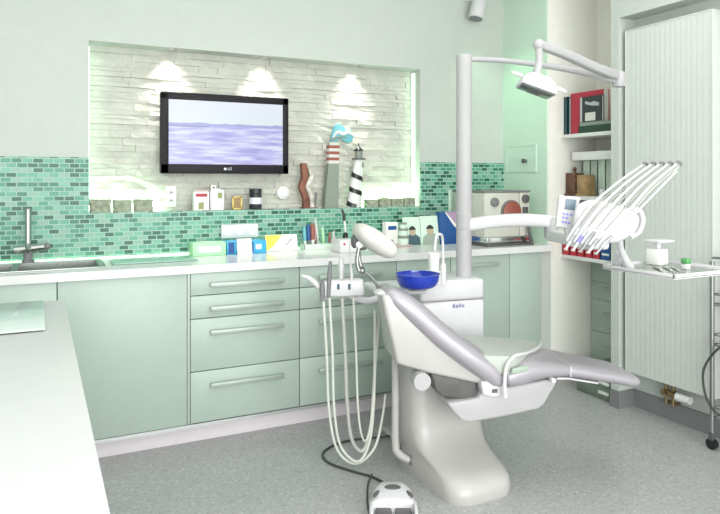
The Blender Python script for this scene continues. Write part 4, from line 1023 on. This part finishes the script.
def hose(name, label, pts, r, m, grip_pts=None, gr=None, gm=None):
    o = thing(name, label, 'hose', pts[0], 0, 'hoses of the suction holder')
    sx = Vector((.014, -.004, 0)); pts = [Vector(p) + (sx if 0 < i_ else sx * .3) for i_, p in enumerate(pts)]
    MB().tube(pts, r * .72, 8, n=10).build('tube', m, o)
    if grip_pts: MB().tube(grip_pts, [g * .66 for g in gr], 12).build('handpiece', gm, o)
    return o
hose('suction_hose', 'leftmost pale hose, ending in a short dark handpiece', [(1.160, 2.745, .79), (1.165, 2.745, .55), (1.178, 2.745, .28), (1.215, 2.735, .10), (1.30, 2.715, .030), (1.39, 2.705, .09), (1.44, 2.72, .22), (1.465, 2.735, .32)], .0085, M['hose'],
     [(1.158, 2.745, .875), (1.160, 2.745, .83), (1.160, 2.745, .785)], [.016, .020, .014], M['midgrey'])
hose('suction_hose', 'pale hose ending in a long upright grey suction handle', [(1.186, 2.735, .80), (1.190, 2.735, .55), (1.198, 2.735, .30), (1.228, 2.73, .12), (1.30, 2.70, .045), (1.36, 2.70, .12), (1.395, 2.72, .30), (1.41, 2.74, .55), (1.42, 2.76, .72)], .0085, M['hose'],
     [(1.196, 2.735, .965), (1.190, 2.735, .90), (1.186, 2.735, .80)], [.011, .017, .013], M['midgrey'])
hose('suction_hose', 'thick grey hose under a white upright handpiece', [(1.238, 2.71, .80), (1.242, 2.71, .55), (1.252, 2.71, .32), (1.275, 2.71, .15), (1.33, 2.71, .085), (1.375, 2.715, .18), (1.405, 2.735, .40), (1.425, 2.75, .60), (1.45, 2.76, .75)], .0115, M['hosegrey'],
     [(1.238, 2.71, .985), (1.238, 2.71, .94), (1.238, 2.71, .885)], [.016, .022, .014], M['plastic'])
hose('syringe_hose', 'thin pale hose under a slender upright syringe', [(1.285, 2.69, .80), (1.288, 2.69, .55), (1.295, 2.69, .34), (1.312, 2.695, .19), (1.345, 2.705, .13), (1.378, 2.715, .22), (1.41, 2.735, .45), (1.435, 2.75, .65), (1.46, 2.765, .76)], .007, M['hose'],
     [(1.272, 2.694, 1.06), (1.276, 2.694, .97), (1.281, 2.693, .92), (1.283, 2.692, .88)], [.003, .0035, .011, .012], M['plastic'])

# ------------------------------------------------------------------ foot control and cords
fx = thing('foot_control', 'white foot control with dark buttons on the floor before the chair', 'foot control', (1.28, 2.30, 0), -.47)
RF = Matrix.Translation((1.292, 2.325, 0)) @ Matrix.Rotation(-.47, 4, 'Z') @ Matrix.Diagonal((.84, .92, 1.0, 1))
def sec_f(y, hw, h, n=14):
    row = [RF @ Vector((-hw, y, .004)), RF @ Vector((-hw, y, h * .35))]
    for k in range(n + 1):
        a = PI - PI * k / n
        row.append(RF @ Vector((hw * .96 * math.copysign(abs(math.cos(a)) ** .6, math.cos(a)), y, h * .35 + h * .65 * abs(math.sin(a)) ** .7)))
    row += [RF @ Vector((hw, y, h * .35)), RF @ Vector((hw, y, .004))]
    return row
MB().loft([sec_f(.135, .035, .035), sec_f(.125, .060, .055), sec_f(.09, .085, .075), sec_f(.03, .102, .085), sec_f(-.04, .112, .082), sec_f(-.072, .115, .074), sec_f(-.075, .114, .06)]).build('housing', M['plastic'], fx, angle=50)
MB().box(-.11, .11, -.16, -.06, .004, .018, .006, 2, RF).build('base_plate', M['plastic'], fx)
for x0, x1 in ((-.085, -.008), (.008, .085)): MB().box(x0, x1, -.155, -.07, .018, .040, .008, 2, RF).build('pedal', M['ctrlgrey'], fx)
for x0 in (-.112, .094): MB().box(x0, x0 + .018, -.165, -.05, .004, .060, .008, 2, RF).build('side_arm', M['plastic'], fx)
MB().ball(RF @ Vector((0, .012, .083)), (.034, .022, .007), Matrix.Rotation(-.47, 4, 'Z')).build('button', M['ctrlgrey'], fx)
for sg in (-1, 1): MB().ball(RF @ Vector((sg * .080, -.030, .074)), (.012, .028, .008), Matrix.Rotation(-.47, 4, 'Z') @ Matrix.Rotation(sg * .35, 4, 'Z') @ Matrix.Rotation(sg * .5, 4, 'Y')).build('side_button', M['ctrlgrey'], fx)
tag(MB().tube([(1.355, 2.445, .040), (1.362, 2.50, .012), (1.345, 2.60, .006), (1.285, 2.70, .006), (1.228, 2.82, .006), (1.235, 2.92, .006), (1.31, 2.99, .006), (1.42, 3.02, .006), (1.54, 3.00, .006), (1.66, 2.94, .02)], .0058, 8).build('floor_cord', M['cable']), 'dark cord looping over the floor to the foot control', 'cord')
tag(MB().tube([(1.345, 2.612, .014), (1.300, 2.56, .005), (1.255, 2.48, .005), (1.215, 2.40, .005), (1.180, 2.30, .005), (1.19, 2.22, .005)], .0042, 8).build('floor_cord', M['cable']), 'thin dark cord along the left side of the foot control', 'cord')

# ------------------------------------------------------------------ light
wd = bpy.data.worlds.new('World'); scene.world = wd; wd.use_nodes = True
bg = wd.node_tree.nodes['Background']; bg.inputs[0].default_value = (.97, 1.0, .98, 1); bg.inputs[1].default_value = 1.0
def area(name, loc, rot, sx, sy, e, col=(1, 1, 1)):
    L = bpy.data.lights.new(name, 'AREA'); L.shape = 'RECTANGLE'; L.size = sx; L.size_y = sy; L.energy = e; L.color = col
    o = bpy.data.objects.new(name, L); COL.objects.link(o); o.location = loc; o.rotation_euler = rot; return o
for x in (-.6, 1.0, 2.4):
    for y in (.2, 2.0):
        area('ceiling_fill', (x, y, CZ - .02), (0, 0, 0), 1.2, 1.2, 3 if x < 0 else 9.5, (1, .99, .97))  # unseen fill lights added below the ceiling
area('rear_fill', (.25, -2.15, 1.40), (PI / 2, 0, 0), 4.8, 2.2, 225, (.98, 1, .99))  # broad fill light added behind the camera
# green light added at the wall spotlight to tint the corner
L = bpy.data.lights.new('added_green_spot', 'SPOT'); L.energy = 9; L.color = (.5, 1, .6); L.spot_size = 1.7; L.spot_blend = .9; L.shadow_soft_size = .05
o = bpy.data.objects.new('added_green_spot', L); COL.objects.link(o); o.location = (2.71, 3.68, 2.44)
o.rotation_euler = (Vector((3.0, 3.5, 1.3)) - Vector(o.location)).to_track_quat('-Z', 'Y').to_euler()

# ------------------------------------------------------------------ camera
cam = bpy.data.cameras.new('camera'); co = bpy.data.objects.new('camera', cam); COL.objects.link(co)
cam.sensor_width = 36; cam.lens = 36 * 654 / 720; cam.shift_y = -77 / 720; cam.clip_start = .02
co.location = (0, 0, 1.336); co.rotation_euler = (PI / 2, 0, -math.radians(26.2))
scene.camera = co
vs = scene.view_settings
vs.view_transform = 'Standard'; vs.look = 'None'; vs.gamma = 1; vs.use_curve_mapping = False
vs.exposure = 0.0
